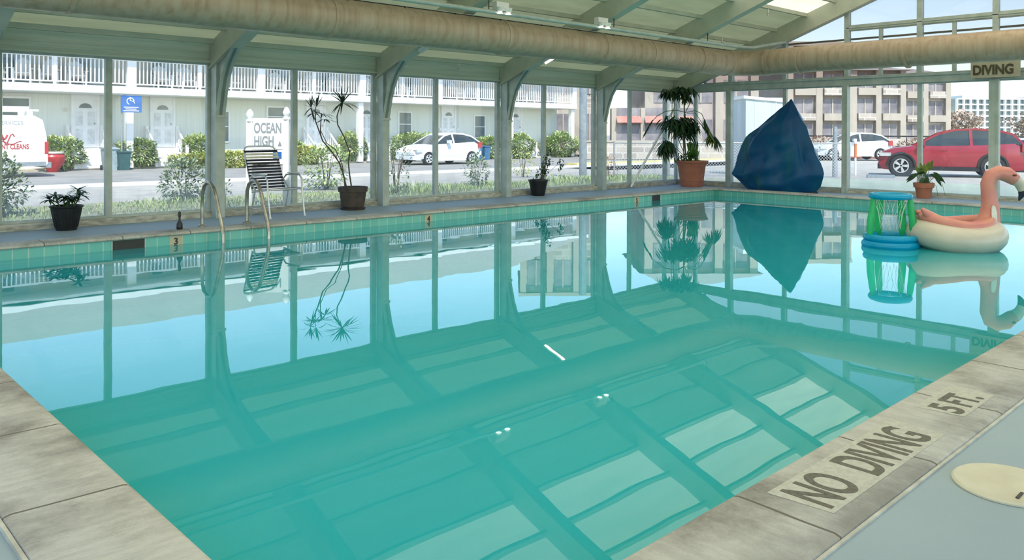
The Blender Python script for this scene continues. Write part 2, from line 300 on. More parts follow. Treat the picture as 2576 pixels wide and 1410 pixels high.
# ------------------------------------------------------------------ mesh builder
class MB:
    def __init__(s): s.v = []; s.f = []; s.m = []; s.k = 0
    def quad(s, *p):
        i = len(s.v); s.v += [tuple(q) for q in p]; s.f.append(tuple(range(i, i+len(p)))); s.m.append(s.k); return s
    def box(s, x0, x1, y0, y1, z0, z1):
        x0, x1 = min(x0, x1), max(x0, x1); y0, y1 = min(y0, y1), max(y0, y1); z0, z1 = min(z0, z1), max(z0, z1)
        i = len(s.v); s.v += [(x, y, z) for z in (z0, z1) for x, y in ((x0, y0), (x1, y0), (x1, y1), (x0, y1))]
        for f in ((0, 3, 2, 1), (4, 5, 6, 7), (0, 1, 5, 4), (1, 2, 6, 5), (2, 3, 7, 6), (3, 0, 4, 7)):
            s.f.append(tuple(i+j for j in f)); s.m.append(s.k)
        return s
    def prism(s, pts, d):
        d = Vector(d); n = len(pts); i = len(s.v); a = [Vector(p) for p in pts]
        s.v += [tuple(p) for p in a]+[tuple(p+d) for p in a]
        s.f.append(tuple(i+j for j in range(n))[::-1]); s.f.append(tuple(i+n+j for j in range(n))); s.m += [s.k]*2
        for j in range(n):
            k = (j+1) % n; s.f.append((i+j, i+k, i+n+k, i+n+j)); s.m.append(s.k)
        return s
    def bar(s, a, b, w, h, upv=(0, 0, 1)):
        a = Vector(a); b = Vector(b); d = (b-a).normalized(); u = Vector(upv)
        if abs(d.dot(u)) > .98: u = Vector((1, 0, 0))
        r = d.cross(u).normalized()*w/2; u = r.cross(d).normalized()*h/2
        return s.prism([a-r-u, a+r-u, a+r+u, a-r+u], b-a)
    def tube(s, pts, r, n=8, cap=True, closed=False):
        P = [Vector(p) for p in pts]; rs = r if isinstance(r, (list, tuple)) else [r]*len(P); rings = []; pu = None
        for j, p in enumerate(P):
            if closed: d = P[(j+1) % len(P)]-P[j-1]
            else: d = P[min(j+1, len(P)-1)]-P[max(j-1, 0)]
            d.normalize()
            if pu is None: pu = Vector((0, 0, 1)) if abs(d.z) < .9 else Vector((1, 0, 0))
            u = (pu-d*pu.dot(d)).normalized(); pu = u; v = d.cross(u); i = len(s.v)
            s.v += [tuple(p+(u*math.cos(2*PI*k/n)+v*math.sin(2*PI*k/n))*rs[j]) for k in range(n)]; rings.append(i)
        for j in range(len(P) if closed else len(P)-1):
            a = rings[j]; b = rings[(j+1) % len(P)]
            for k in range(n):
                k2 = (k+1) % n; s.f.append((a+k, a+k2, b+k2, b+k)); s.m.append(s.k)
        if cap and not closed:
            s.f.append(tuple(rings[0]+k for k in range(n))[::-1]); s.f.append(tuple(rings[-1]+k for k in range(n))); s.m += [s.k]*2
        return s
    def lathe(s, prof, c=(0, 0, 0), n=24, cap=True):
        rings = []
        for r, z in prof:
            i = len(s.v); s.v += [(c[0]+r*math.cos(2*PI*k/n), c[1]+r*math.sin(2*PI*k/n), c[2]+z) for k in range(n)]; rings.append(i)
        for a, b in zip(rings, rings[1:]):
            for k in range(n):
                k2 = (k+1) % n; s.f.append((a+k, a+k2, b+k2, b+k)); s.m.append(s.k)
        if cap:
            s.f.append(tuple(rings[0]+k for k in range(n))[::-1]); s.f.append(tuple(rings[-1]+k for k in range(n))); s.m += [s.k]*2
        return s
    def loft(s, secs, cap=True):
        n = len(secs[0]); rings = []
        for q in secs:
            rings.append(len(s.v)); s.v += [tuple(p) for p in q]
        for a, b in zip(rings, rings[1:]):
            for k in range(n):
                k2 = (k+1) % n; s.f.append((a+k, a+k2, b+k2, b+k)); s.m.append(s.k)
        if cap:
            s.f.append(tuple(rings[0]+k for k in range(n))[::-1]); s.f.append(tuple(rings[-1]+k for k in range(n))); s.m += [s.k]*2
        return s
    def leaf(s, p, d, L, w, droop=.3, seg=4, upv=(0, 0, 1)):
        p = Vector(p); d = Vector(d).normalized(); side = d.cross(Vector(upv))
        if side.length < .05: side = Vector((1, 0, 0))
        side.normalize(); pts = []
        for j in range(seg+1):
            t = j/seg; q = p+d*L*t-Vector((0, 0, 1))*droop*L*t*t; ww = w*math.sin(PI*min(1, .12+t*.88))*(.5 if j == 0 else 1)*.5
            if j == seg: ww = w*.03
            pts.append((q-side*ww, q+side*ww))
        i = len(s.v)
        for a, b in pts: s.v += [tuple(a), tuple(b)]
        for j in range(seg):
            s.f.append((i+2*j, i+2*j+1, i+2*j+3, i+2*j+2)); s.m.append(s.k)
        return s
    def build(s, name, mats, parent=None, smooth=False, loc=None, rz=0):
        me = bpy.data.meshes.new(name); me.from_pydata(s.v, [], s.f)
        mats = mats if isinstance(mats, (list, tuple)) else [mats]
        for q in mats: me.materials.append(MAT[q] if isinstance(q, str) else q)
        for p, k in zip(me.polygons, s.m): p.material_index = k
        me.validate(); me.update()
        bm = bmesh.new(); bm.from_mesh(me); bmesh.ops.recalc_face_normals(bm, faces=bm.faces); bm.to_mesh(me); bm.free()
        if smooth:
            for p in me.polygons: p.use_smooth = True
            try: me.set_sharp_from_angle(angle=math.radians(42))
            except Exception: pass
        o = bpy.data.objects.new(name, me); C.objects.link(o)
        if loc is not None: o.location = loc
        if rz: o.rotation_euler.z = rz
        if parent is not None: o.parent = parent
        return o
def root(name, label=None, cat=None, loc=(0, 0, 0), rz=0, group=None, kind=None):
    o = bpy.data.objects.new(name, None); C.objects.link(o); o.location = loc; o.rotation_euler.z = rz
    return tag(o, label, cat, group, kind)
def tag(o, label=None, cat=None, group=None, kind=None):
    if label: o['label'] = label
    if cat: o['category'] = cat
    if group: o['group'] = group
    if kind: o['kind'] = kind
    return o
def struct(o, label=None, cat=None):
    o['kind'] = 'structure'; return tag(o, label, cat)
def dup(r, loc, rz=0, label=None, group=None):
    def cp(o, p):
        c = o.copy(); C.objects.link(c)
        if p is not None: c.parent = p
        for ch in list(o.children): cp(ch, c)
        return c
    c = cp(r, None); c.location = loc; c.rotation_euler.z = rz
    if label: c['label'] = label
    if group: c['group'] = group
    return c
def text(body, size, mat, parent, loc, rot, name='lettering', ext=.003, bold=0, sx=1, align='LEFT', space=1.0):
    cu = bpy.data.curves.new('t', 'FONT'); cu.body = body; cu.size = size; cu.extrude = ext; cu.offset = bold; cu.align_x = align
    cu.space_character = space
    t = bpy.data.objects.new('t', cu); C.objects.link(t); bpy.context.view_layer.update()
    me = bpy.data.meshes.new_from_object(t.evaluated_get(bpy.context.evaluated_depsgraph_get())); bpy.data.objects.remove(t)
    me.materials.clear(); me.materials.append(MAT[mat]); me.name = name
    o = bpy.data.objects.new(name, me); C.objects.link(o); o.location = loc; o.rotation_euler = rot; o.scale = (sx, 1, 1)
    if parent is not None: o.parent = parent
    return o
RZ = YAW-PI/2   # a front turned towards the corner of the deck where the picture was taken

# ================================================================== room shell
YN, XE, YS, XW = 12.2, 17.45, -2.2, -1.6
WS, WN = .963, 10.03     # pool inner edge west, north
PS = 1.452               # pool inner edge south
def xe(y): return 15.49+(y-PS)*.036      # east inner edge, slightly off square
P_SW, P_SE, P_NE, P_NW = (WS, PS), (xe(PS), PS), (xe(WN), WN), (WS, WN)
# deck (floor) as four slabs round the pool
b = MB()
def slab(b, pts, z0, z1): b.prism([(x, y, z0) for x, y in pts], (0, 0, z1-z0))
def dz(y): return .055*max(0, min(1, (10-y)/8.5))
def slab2(b, pts): b.quad(*[(x, y, dz(y)) for x, y in pts]); b.prism([(x, y, -.2) for x, y in pts], (0, 0, .15))
S_, N_ = PS-.1, WN+.1
slab2(b, [(XW, YS), (XE+.2, YS), (XE+.2, S_), (XW, S_)])
slab2(b, [(XW, S_), (WS-.1, S_), (WS-.1, 10), (XW, 10)])
slab2(b, [(xe(S_)+.1, S_), (XE+.2, S_), (XE+.2, 10), (xe(10)+.1, 10)])
slab2(b, [(XW, 10), (WS-.1, 10), (WS-.1, N_), (XW, N_)]); slab2(b, [(xe(10)+.1, 10), (XE+.2, 10), (XE+.2, N_), (xe(N_)+.1, N_)])
slab2(b, [(XW, N_), (XE+.2, N_), (XE+.2, YN+.2), (XW, YN+.2)])
struct(b.build('floor', 'deck'))
# pool shell
b = MB(); ZB = -1.15
b.quad((P_SW[0], P_SW[1], ZB), (P_SE[0], P_SE[1], ZB), (P_NE[0], P_NE[1], ZB), (P_NW[0], P_NW[1], ZB))
for a, c in ((P_SW, P_SE), (P_SE, P_NE), (P_NE, P_NW), (P_NW, P_SW)):
    b.quad((a[0], a[1], ZB), (c[0], c[1], ZB), (c[0], c[1], -.26), (a[0], a[1], -.26))
pb = struct(b.build('pool_basin', 'plaster'))
for nm, a, c, mt in (('tile_band', P_SW, P_SE, 'tile_x'), ('tile_band', P_NW, P_NE, 'tile_x'), ('tile_band', P_SW, P_NW, 'tile_y'), ('tile_band', P_SE, P_NE, 'tile_y')):
    MB().quad((a[0], a[1], -.26), (c[0], c[1], -.26), (c[0], c[1], .05), (a[0], a[1], .05)).build(nm, mt, pb)
b = MB().quad((P_SW[0], P_SW[1], -.08), (P_SE[0], P_SE[1], -.08), (P_NE[0], P_NE[1], -.08), (P_NW[0], P_NW[1], -.08))
struct(b.build('pool_water', 'water'))
# coping, bull-nosed stones
def coping(name, a, c, out, mat, ma, mc):
    # a,c inner corners, out = outward unit vector, ma/mc mitre offsets
    prof = [(-.03, .045), (-.027, .06), (-.015, .069), (0, .072), (.335, .072), (.355, .066), (.36, .05), (.36, -.02), (.012, -.02), (.012, .034), (-.02, .034)]
    A = Vector((*a, 0)); Cc = Vector((*c, 0)); d = (Cc-A).normalized(); o = Vector((*out, 0))
    secs = []
    for P, s in ((A, ma), (Cc, mc)):
        secs.append([P+o*q+d*(q*s)+Vector((0, 0, z)) for q, z in prof])
    return struct(MB().loft(secs).build(name, mat, smooth=True))
coping('trim_1', P_SW, P_SE, (0, -1), 'coping_x', -1, 1)
coping('trim_2', P_NW, P_NE, (0, 1), 'coping_x', -1, 1)
coping('trim_3', P_SW, P_NW, (-1, 0), 'coping_y', -1, 1)
coping('trim_4', P_SE, P_NE, (1, 0), 'coping_y', -1, 1)

b = MB(); b.box(.45, 15.2, PS-.370, PS-.358, .05, .062); b.box(.592, .604, PS-.36, 10.3, .03, .062)
struct(b.build('trim_9', 'edge_line'))
# ---- windows
wi = [0]
def window(axis, c, a0, a1, z0, z1, jw=.045, dp=.07, glass='glass', zt0=None, zt1=None):
    """one framed light: axis 'y' is a wall at y=c spanning x, axis 'x' a wall at x=c spanning y; zt0/zt1 heights of a sloping head"""
    wi[0] += 1
    t0 = z1 if zt0 is None else zt0; t1 = z1 if zt1 is None else zt1
    f = lambda a, z, o: (a, c+o, z) if axis == 'y' else (c+o, a, z)
    ex = (0, dp, 0) if axis == 'y' else (dp, 0, 0)
    b = MB()
    def strip(p): b.prism([f(a, z, -dp/2) for a, z in p], ex)
    m0 = t0+(t1-t0)*jw/(a1-a0); m1 = t1-(t1-t0)*jw/(a1-a0)
    strip([(a0, z0), (a0+jw, z0), (a0+jw, m0), (a0, t0)]); strip([(a1-jw, z0), (a1, z0), (a1, t1), (a1-jw, m1)])
    strip([(a0+jw, z0), (a1-jw, z0), (a1-jw, z0+.035), (a0+jw, z0+.035)])
    strip([(a0+jw, m0-.035), (a1-jw, m1-.035), (a1-jw, m1), (a0+jw, m0)])
    o = struct(b.build('window_%d' % wi[0], 'frame'))
    MB().quad(f(a0+jw, z0+.03, 0), f(a1-jw, z0+.03, 0), f(a1-jw, m1-.03, 0), f(a0+jw, m0-.03, 0)).build('pane', glass, o)
    return o
XS = [XW, -.55, .95, 2.42, 3.76, 5.21, 6.64, 8.2, 9.6, 11.2, 12.55, 14.2, 15.52, 16.95, XE]
for a, c in zip(XS, XS[1:]): window('y', YN, a, c, .09, 2.36)
YE = [YS, -.9, .5, 1.95, 3.4, 4.87, 6.25, 7.75, 9.2, 10.6, 11.61, YN]
for a, c in zip(YE, YE[1:]): window('x', XE, a, c, .09, 2.36)
def zlow(y): return 3.40+.372*(9.1-y) if y > 5 else 3.40+.372*(9.1-5)-.372*(5-y)
def zroof(y): return 2.66+.372*(12.2-y) if y > 5 else 2.66+.372*7.2-.372*(5-y)
UP = [1.95, 3.4, 4.87, 6.25, 7.75, 9.2, 10.6]
for a, c in zip(UP, UP[1:]):   # band of lights above the header and tall lights up to the rafter
    if zlow((a+c)/2) > 3.75:
        window('x', XE, a, c, 2.52, 3.56, glass='glass_dimming'); window('x', XE, a, c, 3.62, 5, glass='glass_dimming', zt0=zlow(a)+.05, zt1=zlow(c)+.05)
    else: window('x', XE, a, c, 2.52, 3, glass='glass_dimming', zt0=zlow(a)+.05, zt1=zlow(c)+.05)
window('x', XE, 10.6, 11.35, 2.52, 3, glass='glass_dimming', zt0=zlow(10.6)+.05, zt1=2.62)
window('x', XE, -.9, 1.95, 2.52, 3.2, glass='glass_dimming')
# east header, rail, mullion covers
b = MB(); b.box(XE-.06, XE+.06, YS, 11.95, 2.35, 2.53); b.box(XE-.075, XE-.06, YS, 11.95, 2.49, 2.53); b.box(XE-.075, XE-.06, YS, 11.95, 2.35, 2.375)
for y in UP: b.box(XE-.07, XE+.05, y-.05, y+.05, 2.53, zlow(y)+.1)
b.box(XE-.055, XE+.055, UP[0], 7.75, 3.545, 3.63); b.box(XE-.07, XE-.055, UP[0], 7.75, 3.585, 3.60)
b.box(XE+.06, XE+.10, UP[0], 9.2, 3.34, 3.38)
for y in (7.04, 5.61, 4.1, 2.7): b.box(XE-.03, XE+.03, y-.035, y+.035, 2.53, 3.56)
struct(b.build('wall_east', 'frame'))
b = MB(); b.box(XE-.09, XE+.06, YS, YN, 0, .09); struct(b.build('baseboard_east', 'sill'))
# mullion posts on the east wall (thicker at the frames)
for k, (y, wd) in enumerate(((4.87, .17), (7.75, .12), (10.6, .14))):
    b = MB(); b.box(XE-.14, XE-.035, y-wd/2, y+wd/2, 0, 2.35); b.box(XE-.15, XE-.14, y-wd/2, y-wd/4, 0, 2.35); b.box(XE-.15, XE-.14, y+wd/4, y+wd/2, 0, 2.35)
    struct(b.build('trim_%d' % (5+k), 'frame'))
# north fascia over the windows: folded sheet with ribs
b = MB(); b.box(XW, XE, YN-.03, YN+.05, 2.36, 2.70)
b.box(XW, XE, YN-.06, YN-.03, 2.355, 2.385); b.box(XW, XE, YN-.055, YN-.03, 2.43, 2.445); b.box(XW, XE, YN-.05, YN-.03, 2.50, 2.51)
struct(b.build('wall_north', 'fascia'))
b = MB(); b.box(XW, XE, YN-.10, YN+.05, 0, .09); b.box(XW, XE, YN-.05, YN+.05, -.15, 0); struct(b.build('baseboard_north', 'sill'))
b = MB(); b.box(XW-.1, XW, YS, YN, 2.4, 2.66)
b.prism([(XW-.1, YN, 2.66), (XW-.1, 5, zroof(5)), (XW-.1, YS, zroof(YS))], (.1, 0, 0))
for y in (YS, .2, 2.6, 5, 7.4, 9.8): b.box(XW-.1, XW, y, y+.12, 0, 2.4)
struct(b.build('wall_west', 'fascia'))
b = MB(); b.box(XW, XE, YS-.1, YS, 2.4, 2.7)
for x in (XW, 2.3, 5.3, 8.3, 11.3, 14.3, XE-.1): b.box(x, x+.12, YS-.1, YS, 0, 2.4)
struct(b.build('wall_south', 'fascia'))
# ---- roof
def sheet(b, y0, y1):
    b.prism([(XW-.1, y0, zroof(y0)), (XW-.1, y1, zroof(y1)), (XW-.1, y1, zroof(y1)+.03), (XW-.1, y0, zroof(y0)+.03)], (XE-XW+.4, 0, 0))
b = MB(); i = len(b.v)
def sheet1(b, y0, y1): b.quad((XW-.1, y0, zroof(y0)), (XE+.3, y0, zroof(y0)), (XE+.3, y1, zroof(y1)), (XW-.1, y1, zroof(y1)))
sheet1(b, 8.6, 12.5); sheet1(b, YS-.2, .2); b.v = [tuple(q) for q in b.v]
struct(b.build('ceiling', 'roofpanel'))
b = MB(); sheet1(b, 5, 8.6); sheet1(b, .2, 5)
struct(b.build('ceiling_skylight', 'skylight'))
b = MB()
for y in (12.05, 11.62, 10.68, 10.01, 9.35, 8.62, 7.97, 7.28, 6.6, 5.9, 5.2, 4.4, 3.6, 2.6, 1.4, .2, -1):
    b.prism([(XW, y-.035, zroof(y)-.075), (XW, y+.035, zroof(y)-.075), (XW, y+.035, zroof(y)+.0), (XW, y-.035, zroof(y)+.0)], (XE-XW, 0, 0))
struct(b.build('trim_8', 'rafter'))
# ---- frames: column, haunch, rafter
for k, x in enumerate((-.7, 2.24, 5.28, 8.3, 11.3, 14.3, 17.33)):
    r = struct(root('roof_beam')); hw = .075 if k < 6 else .06; hc = hw-.006
    if k < 6:
        MB().box(x-hc, x+hc, 11.95, 12.14, 0, 2.62).build('column', 'frame', r)
        MB().box(x-hw-.01, x+hw+.01, 11.935, 11.95, 1.52, 1.56).build('bracket', 'frame', r)
        pr = [(11.95, 1.56), (11.86, 1.9), (11.76, 2.15), (11.62, 2.36), (11.42, 2.54), (11.15, 2.66), (11.0, 2.71), (11.6, 2.80), (12.05, 2.62), (11.95, 2.5)]
        b = MB(); b.prism([(x-hw*.35, y, z) for y, z in pr], (hw*.7, 0, 0))
        for (y0, z0), (y1, z1) in zip(pr[:6], pr[1:7]):
            b.prism([(x-hw, y0, z0), (x-hw, y1, z1), (x-hw, y1+.006, z1+.014), (x-hw, y0+.012, z0+.008)], (2*hw, 0, 0))
        b.build('haunch', 'frame', r)
    b = MB()
    for s in (1, -1):
        ys = (12.15, 5.0) if s > 0 else (5.0, YS)
        b.prism([(x-hw, ys[0], zlow(ys[0])+.02), (x-hw, ys[1], zlow(ys[1])+.02), (x-hw, ys[1], zroof(ys[1])-.01), (x-hw, ys[0], zroof(ys[0])-.01)], (2*hw, 0, 0))
        b.prism([(x-hw-.03, ys[0], zlow(ys[0])), (x-hw-.03, ys[1], zlow(ys[1])), (x-hw-.03, ys[1], zlow(ys[1])+.02), (x-hw-.03, ys[0], zlow(ys[0])+.02)], (2*hw+.06, 0, 0))
    b.build('rafter', 'rafter', r)

# ================================================================== duct and services
r = root('air_duct', 'long round tan air duct hung under the roof, turning along the end wall', 'air duct')
XD, YD, ZD, RD = 16.4, 9.75, 2.87, .28
b = MB(); pts = [(x, YD, ZD) for x in [XW+.1]+[q*1.5 for q in range(0, 10)]+[15.5]]
for k in range(0, 9):
    a = PI/2*k/8; pts.append((XD-.62+.62*math.sin(a), YD-.62+.62*math.cos(a), ZD))
pts += [(XD, y, ZD+.02) for y in (8, 6, 4, 2, 0, YS+.1)]
b.tube(pts, RD, 40); b.build('duct_body', 'duct', r, True)
for p, d in [((x, YD, ZD), (1, 0, 0)) for x in (1.15, 2.6, 5.8, 9.0, 11.45, 12.9, 14.6, 15.75)]+[((XD, y, ZD), (0, 1, 0)) for y in (9.05, 8.3, 6.1, 3.2)]:
    b = MB(); d = Vector(d); p = Vector(p); b.tube([p-d*.025, p-d*.02, p+d*.02, p+d*.025], [RD, RD+.012, RD+.012, RD], 36); b.build('seam_band', 'duct', r, True)
for x in (2.24, 5.28, 8.3, 11.3, 14.3): MB().tube([(x, YD, ZD+RD-.01), (x, YD, zlow(YD)+.03)], .008, 6).build('hanger_rod', 'steeldark', r)
r = root('conduit_pipe', 'thin pale pipe running above the duct under the rafters', 'pipe')
b = MB(); b.tube([(XW+.2, 9.24, 3.16), (8, 9.24, 3.16), (15.6, 9.24, 3.16), (16.05, 9.22, 3.18), (17.3, 9.12, 3.40)], .035, 10); b.build('pipe', 'frame', r, True)
b = MB()
b.box(XW+.2, 15.9, YD-.11, YD-.05, 3.142, 3.152); b.build('cable_rail', 'frame', r)
for x in [1.3+k*.95 for k in range(16)]:
    MB().tube([(x, YD-.13, 3.14), (x, YD-.13, 3.08), (x+.02, YD-.14, 3.05)], .012, 6).build('clip', 'steeldark', r)
for x in (5.3, 8.3, 11.3, 14.3):
    MB().tube([(x, 9.24, 3.19), (x, 9.24, zlow(9.24)+.01)], .008, 6).build('hanger_rod', 'steeldark', r)
def floodlight(x, label):
    r = root('emergency_light', label, 'emergency light', (x, 9.24, 3.195), 0)
    MB().box(-.13, .13, -.05, .05, 0, .13).build('housing', 'white', r)
    for s in (-1, 1):
        h = MB().lathe([(.02, 0), (.055, .05), (.06, .09)], (s*.09, -.08, -.05), 14).build('lamp_head', 'white', r, True)
        MB().lathe([(.045, .0), (.045, .003)], (s*.09, -.08, -.056), 14).build('bulb', 'lamp', h)
    return r
floodlight(10.95, 'twin-head emergency light on the pipe, third bay from the end, glowing'); floodlight(8.55, 'twin-head emergency light on the pipe nearer the top left of the hall')
for k, (x, m, lab) in enumerate(((11.3, 'lamp', 'lit fluorescent strip under the rafter above the duct'), (8.3, 'white', 'unlit white strip light under the next rafter west of the lit one'))):
    r = root('strip_light', lab, 'strip light', (x, 10.55, zlow(10.55)-.005)); sl = -.372
    b = MB(); b.prism([(-.05, -.4, .4*.372-.05), (.05, -.4, .4*.372-.05), (.05, -.4, .4*.372), (-.05, -.4, .4*.372)], (0, .8, -.8*.372)); b.build('housing', 'white', r)
    b = MB(); b.tube([(0, -.38, .38*.372-.06), (0, .38, -.38*.372-.06)], .022, 8); b.build('fluorescent_tube', m, r)
for k, (x, y, lab) in enumerate(((10.05, 12.05, 'small sprinkler head under the eave beside the tall dracaena bay'), (15.9, 9.9, 'small sprinkler head on a drop wire below the last roof bay'), (15.6, 8.62, 'small sprinkler head high on the skylight purlin'))):
    r = root('sprinkler_head', lab, 'sprinkler', (x, y, zroof(y)-.076))
    MB().tube([(0, 0, 0), (0, 0, -.09)], .012, 8).build('pipe', 'alu', r)
    MB().lathe([(.012, -.09), (.035, -.10), (.012, -.11), (.012, -.13), (.03, -.135), (.03, -.14)], (0, 0, 0), 10).build('deflector', 'alu', r, True)
# diagonal brace pipe leaning along the north glazing
r = MB().tube([(15.35, 12.02, .02), (17.15, 12.02, 1.98)], .028, 10).build('brace_pole', 'white', None, True)
tag(r, 'white diagonal pole leaning across the glazing beside the big terracotta pot', 'pole')
# DIVING sign
r = root('warning_sign', 'beige NO DIVING board fixed on the end wall partly behind the duct', 'sign', (XE-.17, 4.84, 0))
MB().box(-.012, .012, -.42, .42, 2.385, 3.06).build('board', 'signboard', r)
text('DIVING', .25, 'signtext', r, (-.014, .385, 2.45), (PI/2, 0, -PI/2), bold=.010, sx=.83)
text('NO', .245, 'signtext', r, (-.014, .18, 2.76), (PI/2, 0, -PI/2), bold=.006, sx=.85)

# ================================================================== poolside fittings
def marking(body, x, y, size, label, x0, x1, y0, y1, sx, bold=.006):
    r = root('painted_marking', label, 'floor marking', (0, 0, .0725))
    MB().prism([(x0+.02, y0, 0), (x1, y0, 0), (x1+.03, y1, 0), (x0, y1, 0)], (0, 0, .0012)).build('painted_ground', 'markbg', r)
    for bd, xx, s in body: text(bd, size, 'marktext', r, (xx, y, .0018), (0, 0, 0), ext=.0006, bold=bold, sx=s)
marking([('NO', 2.575, .66), ('DIVING', 2.945, .66)], 0, 1.2, .25, 'stencilled NO DIVING marking on the near pool coping', 2.54, 3.56, 1.175, 1.40, 1)
marking([('5', 3.86, 1.0), ('FT.', 3.99, .8)], 0, 1.215, .19, 'stencilled 5 FT depth marking on the near pool coping', 3.83, 4.27, 1.19, 1.39, 1)
def marker(x, w_, ch, label):
    r = root('depth_tile', label, 'depth marker', (x, WN-.004, 0))
    MB().box(-w_/2, w_/2, 0, .004, -.115, .03).build('tile', 'signboard', r)
    text(ch, .11, 'steeldark', r, (0, -.003, -.075), (PI/2, 0, 0), bold=.003, align='CENTER', ext=.001)
marker(3.87, .16, '3', 'beige depth tile with black 3 set in the tile band beside the ladder')
marker(7.76, .15, '4', 'small beige depth tile in the far tile band below the dracaena bay')
marker(13.0, .15, '5', 'small beige depth tile in the far tile band beside the small skimmer opening')
def skimmer(x0, x1, label):
    r = root('skimmer_opening', label, 'skimmer', ((x0+x1)/2, WN-.003, 0)); h = (x1-x0)/2
    b = MB(); b.box(-h, h, 0, .002, -.14, .028); b.build('opening', 'steeldark', r)
    MB().box(-h-.015, -h, -.004, .004, -.15, .03).build('jamb', 'frame', r); MB().box(h, h+.015, -.004, .004, -.15, .03).build('jamb', 'frame', r)
skimmer(3.14, 3.50, 'dark rectangular skimmer opening in the tile band left of the ladder')
skimmer(13.5, 13.78, 'small dark skimmer opening in the far tile band near the pool corner')
r = root('skimmer_cover', 'round ivory skimmer cover set in the blue deck beside NO DIVING', 'skimmer cover', (3.25, .862, .056))
MB().lathe([(.178, 0), (.178, .006), (.17, .012), (.165, .009), (.10, .009), (.03, .011), (.0, .011)], n=48, cap=False).build('cover', 'lid', r, True)
MB().box(-.115, -.055, -.062, -.052, .0095, .0125).build('slot', 'steeldark', r)
r = root('pool_ladder', 'stainless pool ladder with two bent handrails on the far side', 'pool ladder')
for x in (4.36, 4.97):
    pts = [(10.42, .06), (10.42, .3), (10.41, .5), (10.36, .6), (10.26, .655), (10.15, .645), (10.06, .58), (9.98, .45), (9.90, .28), (9.82, .12), (9.79, .02), (9.79, -.3), (9.80, -.95)]
    h = MB().tube([(x, y, z) for y, z in pts], .024, 12).build('handrail', 'steel', r, True)
    MB().lathe([(.055, .072), (.055, .085), (.03, .1)], (x, 10.42, 0), 16).build('escutcheon', 'steel', h, True)
for z in (-.35, -.65): MB().box(4.36, 4.97, 9.76, 9.84, z-.012, z+.012).build('rung', 'steel', r)
r = root('spray_bottle', 'small black bottle-shaped thing standing on the far coping left of the ladder', 'bottle', (4.02, 10.30, .073))
MB().lathe([(.035, 0), (.038, .02), (.036, .07), (.014, .11), (.014, .13)], n=14).build('body', 'black_pot', r, True)
MB().lathe([(.010, .13), (.018, .17), (.018, .21), (.004, .225)], n=10).build('cap', 'steeldark', r, True)
r = tag(MB().lathe([(.20, 0), (.20, .015), (.17, .02), (.16, .012), (.13, .02), (.05, .012), (.0, .03)], (3.92, 6.61, ZB+.001), 32, False).build('main_drain', 'white', None, True), 'round white drain grate on the pool floor under the dracaena reflection', 'pool drain')
r = tag(MB().lathe([(.115, 0), (.115, .02), (.09, .045), (0, .05)], (3.91, 4.11, ZB+.001), 32, False).build('floor_inlet', 'white', None, True), 'round pale cap on the pool floor close to the near side', 'pool inlet')

# ---- patio chair
def patio_chair():
    r = root('patio_chair', 'white framed patio chair with navy and cream vinyl straps', 'patio chair', (6.02, 11.62, 0), math.radians(-82))
    # local: x forward, y sideways
    W = .29
    for s in (-1, 1):
        y = s*W
        sf = MB().tube([(.30, y*1.08, .0), (.25, y*1.08, .30), (.22, y*1.08, .58), (.16, y*1.08, .64), (.0, y*1.08, .645), (-.17, y*1.08, .63), (-.24, y*1.06, .56), (-.10, y*1.05, .42), (-.22, y*1.05, .0)], .014, 8).build('side_frame', 'alu', r, True)
        MB().box(-.12, .19, y*1.08-.022, y*1.08+.022, .655, .67).build('armrest', 'white', sf)
        MB().lathe([(.018, 0), (.018, .03)], (.30, y*1.08, 0), 10).build('foot_cap', 'white', sf)
    b = MB(); b.tube([(.28, W, .40), (.24, -W, .40)][:1]+[(.27, W, .42), (-.20, W, .385)], .013, 8)
    seat = MB().tube([(-.20, -W, .38), (.22, -W, .43), (.27, -W+.05, .43), (.27, W-.05, .43), (.22, W, .43), (-.20, W, .38)], .014, 8).build('seat_frame', 'alu', r, True)
    for k in range(9):
        x = -.16+k*.046; z = .384+(x+.2)*.11
        MB().box(x-.017, x+.017, -W-.014, W+.014, z+.012, z+.017).build('strap', 'navy' if k % 4 != 2 else 'cream', seat)
    bd = Vector((-.34, 0, .94)).normalized(); B0 = Vector((-.20, 0, .40)); top = .72
    P = lambda t, y: tuple(B0+bd*t+Vector((0, y, 0)))
    back = MB().tube([P(0, -W), P(top-.07, -W), P(top-.02, -W+.03), P(top, -W+.09), P(top, W-.09), P(top-.02, W-.03), P(top-.07, W), P(0, W)], .014, 8).build('back_frame', 'alu', r, True)
    nrm = Vector((.94, 0, .34)).normalized()*.016
    n = 13
    for k in range(n):
        t = .04+k*(top-.13)/(n-1); a = Vector(P(t, -W-.014))+nrm; c = Vector(P(t, W+.014))+nrm
        MB().prism([a-bd*.017, a+bd*.017, a+bd*.017+nrm*.3, a-bd*.017+nrm*.3], c-a).build('strap', 'cream' if k in (n-2, n-3) else 'navy', back)
    MB().tube([(-.185, -W*1.05, .12), (-.185, W*1.05, .12)], .010, 8).build('stretcher', 'alu', r, True)
    return r
patio_chair()

# ---- pots
def pot(r, prof, mat, n=40, soil=None, square=False):
    o = MB().lathe(prof, n=n, cap=False).build('pot', mat, r, True)
    if soil: MB().lathe([(soil[0], soil[1]), (0.001, soil[1]+.015)], n=20, cap=False).build('soil', 'soil', r)
    return o
def rosette(b, p, n, L, w, up_=.5, droop=.4, seed=1, tilt=1.0):
    rn = random.Random(seed)
    for k in range(n):
        a = 2*PI*k/n+rn.uniform(-.25, .25); e = rn.uniform(-.2, 1)*up_
        b.leaf(p, (math.cos(a), math.sin(a), e), L*rn.uniform(.75, 1.1), w, droop*rn.uniform(.5, 1.3))
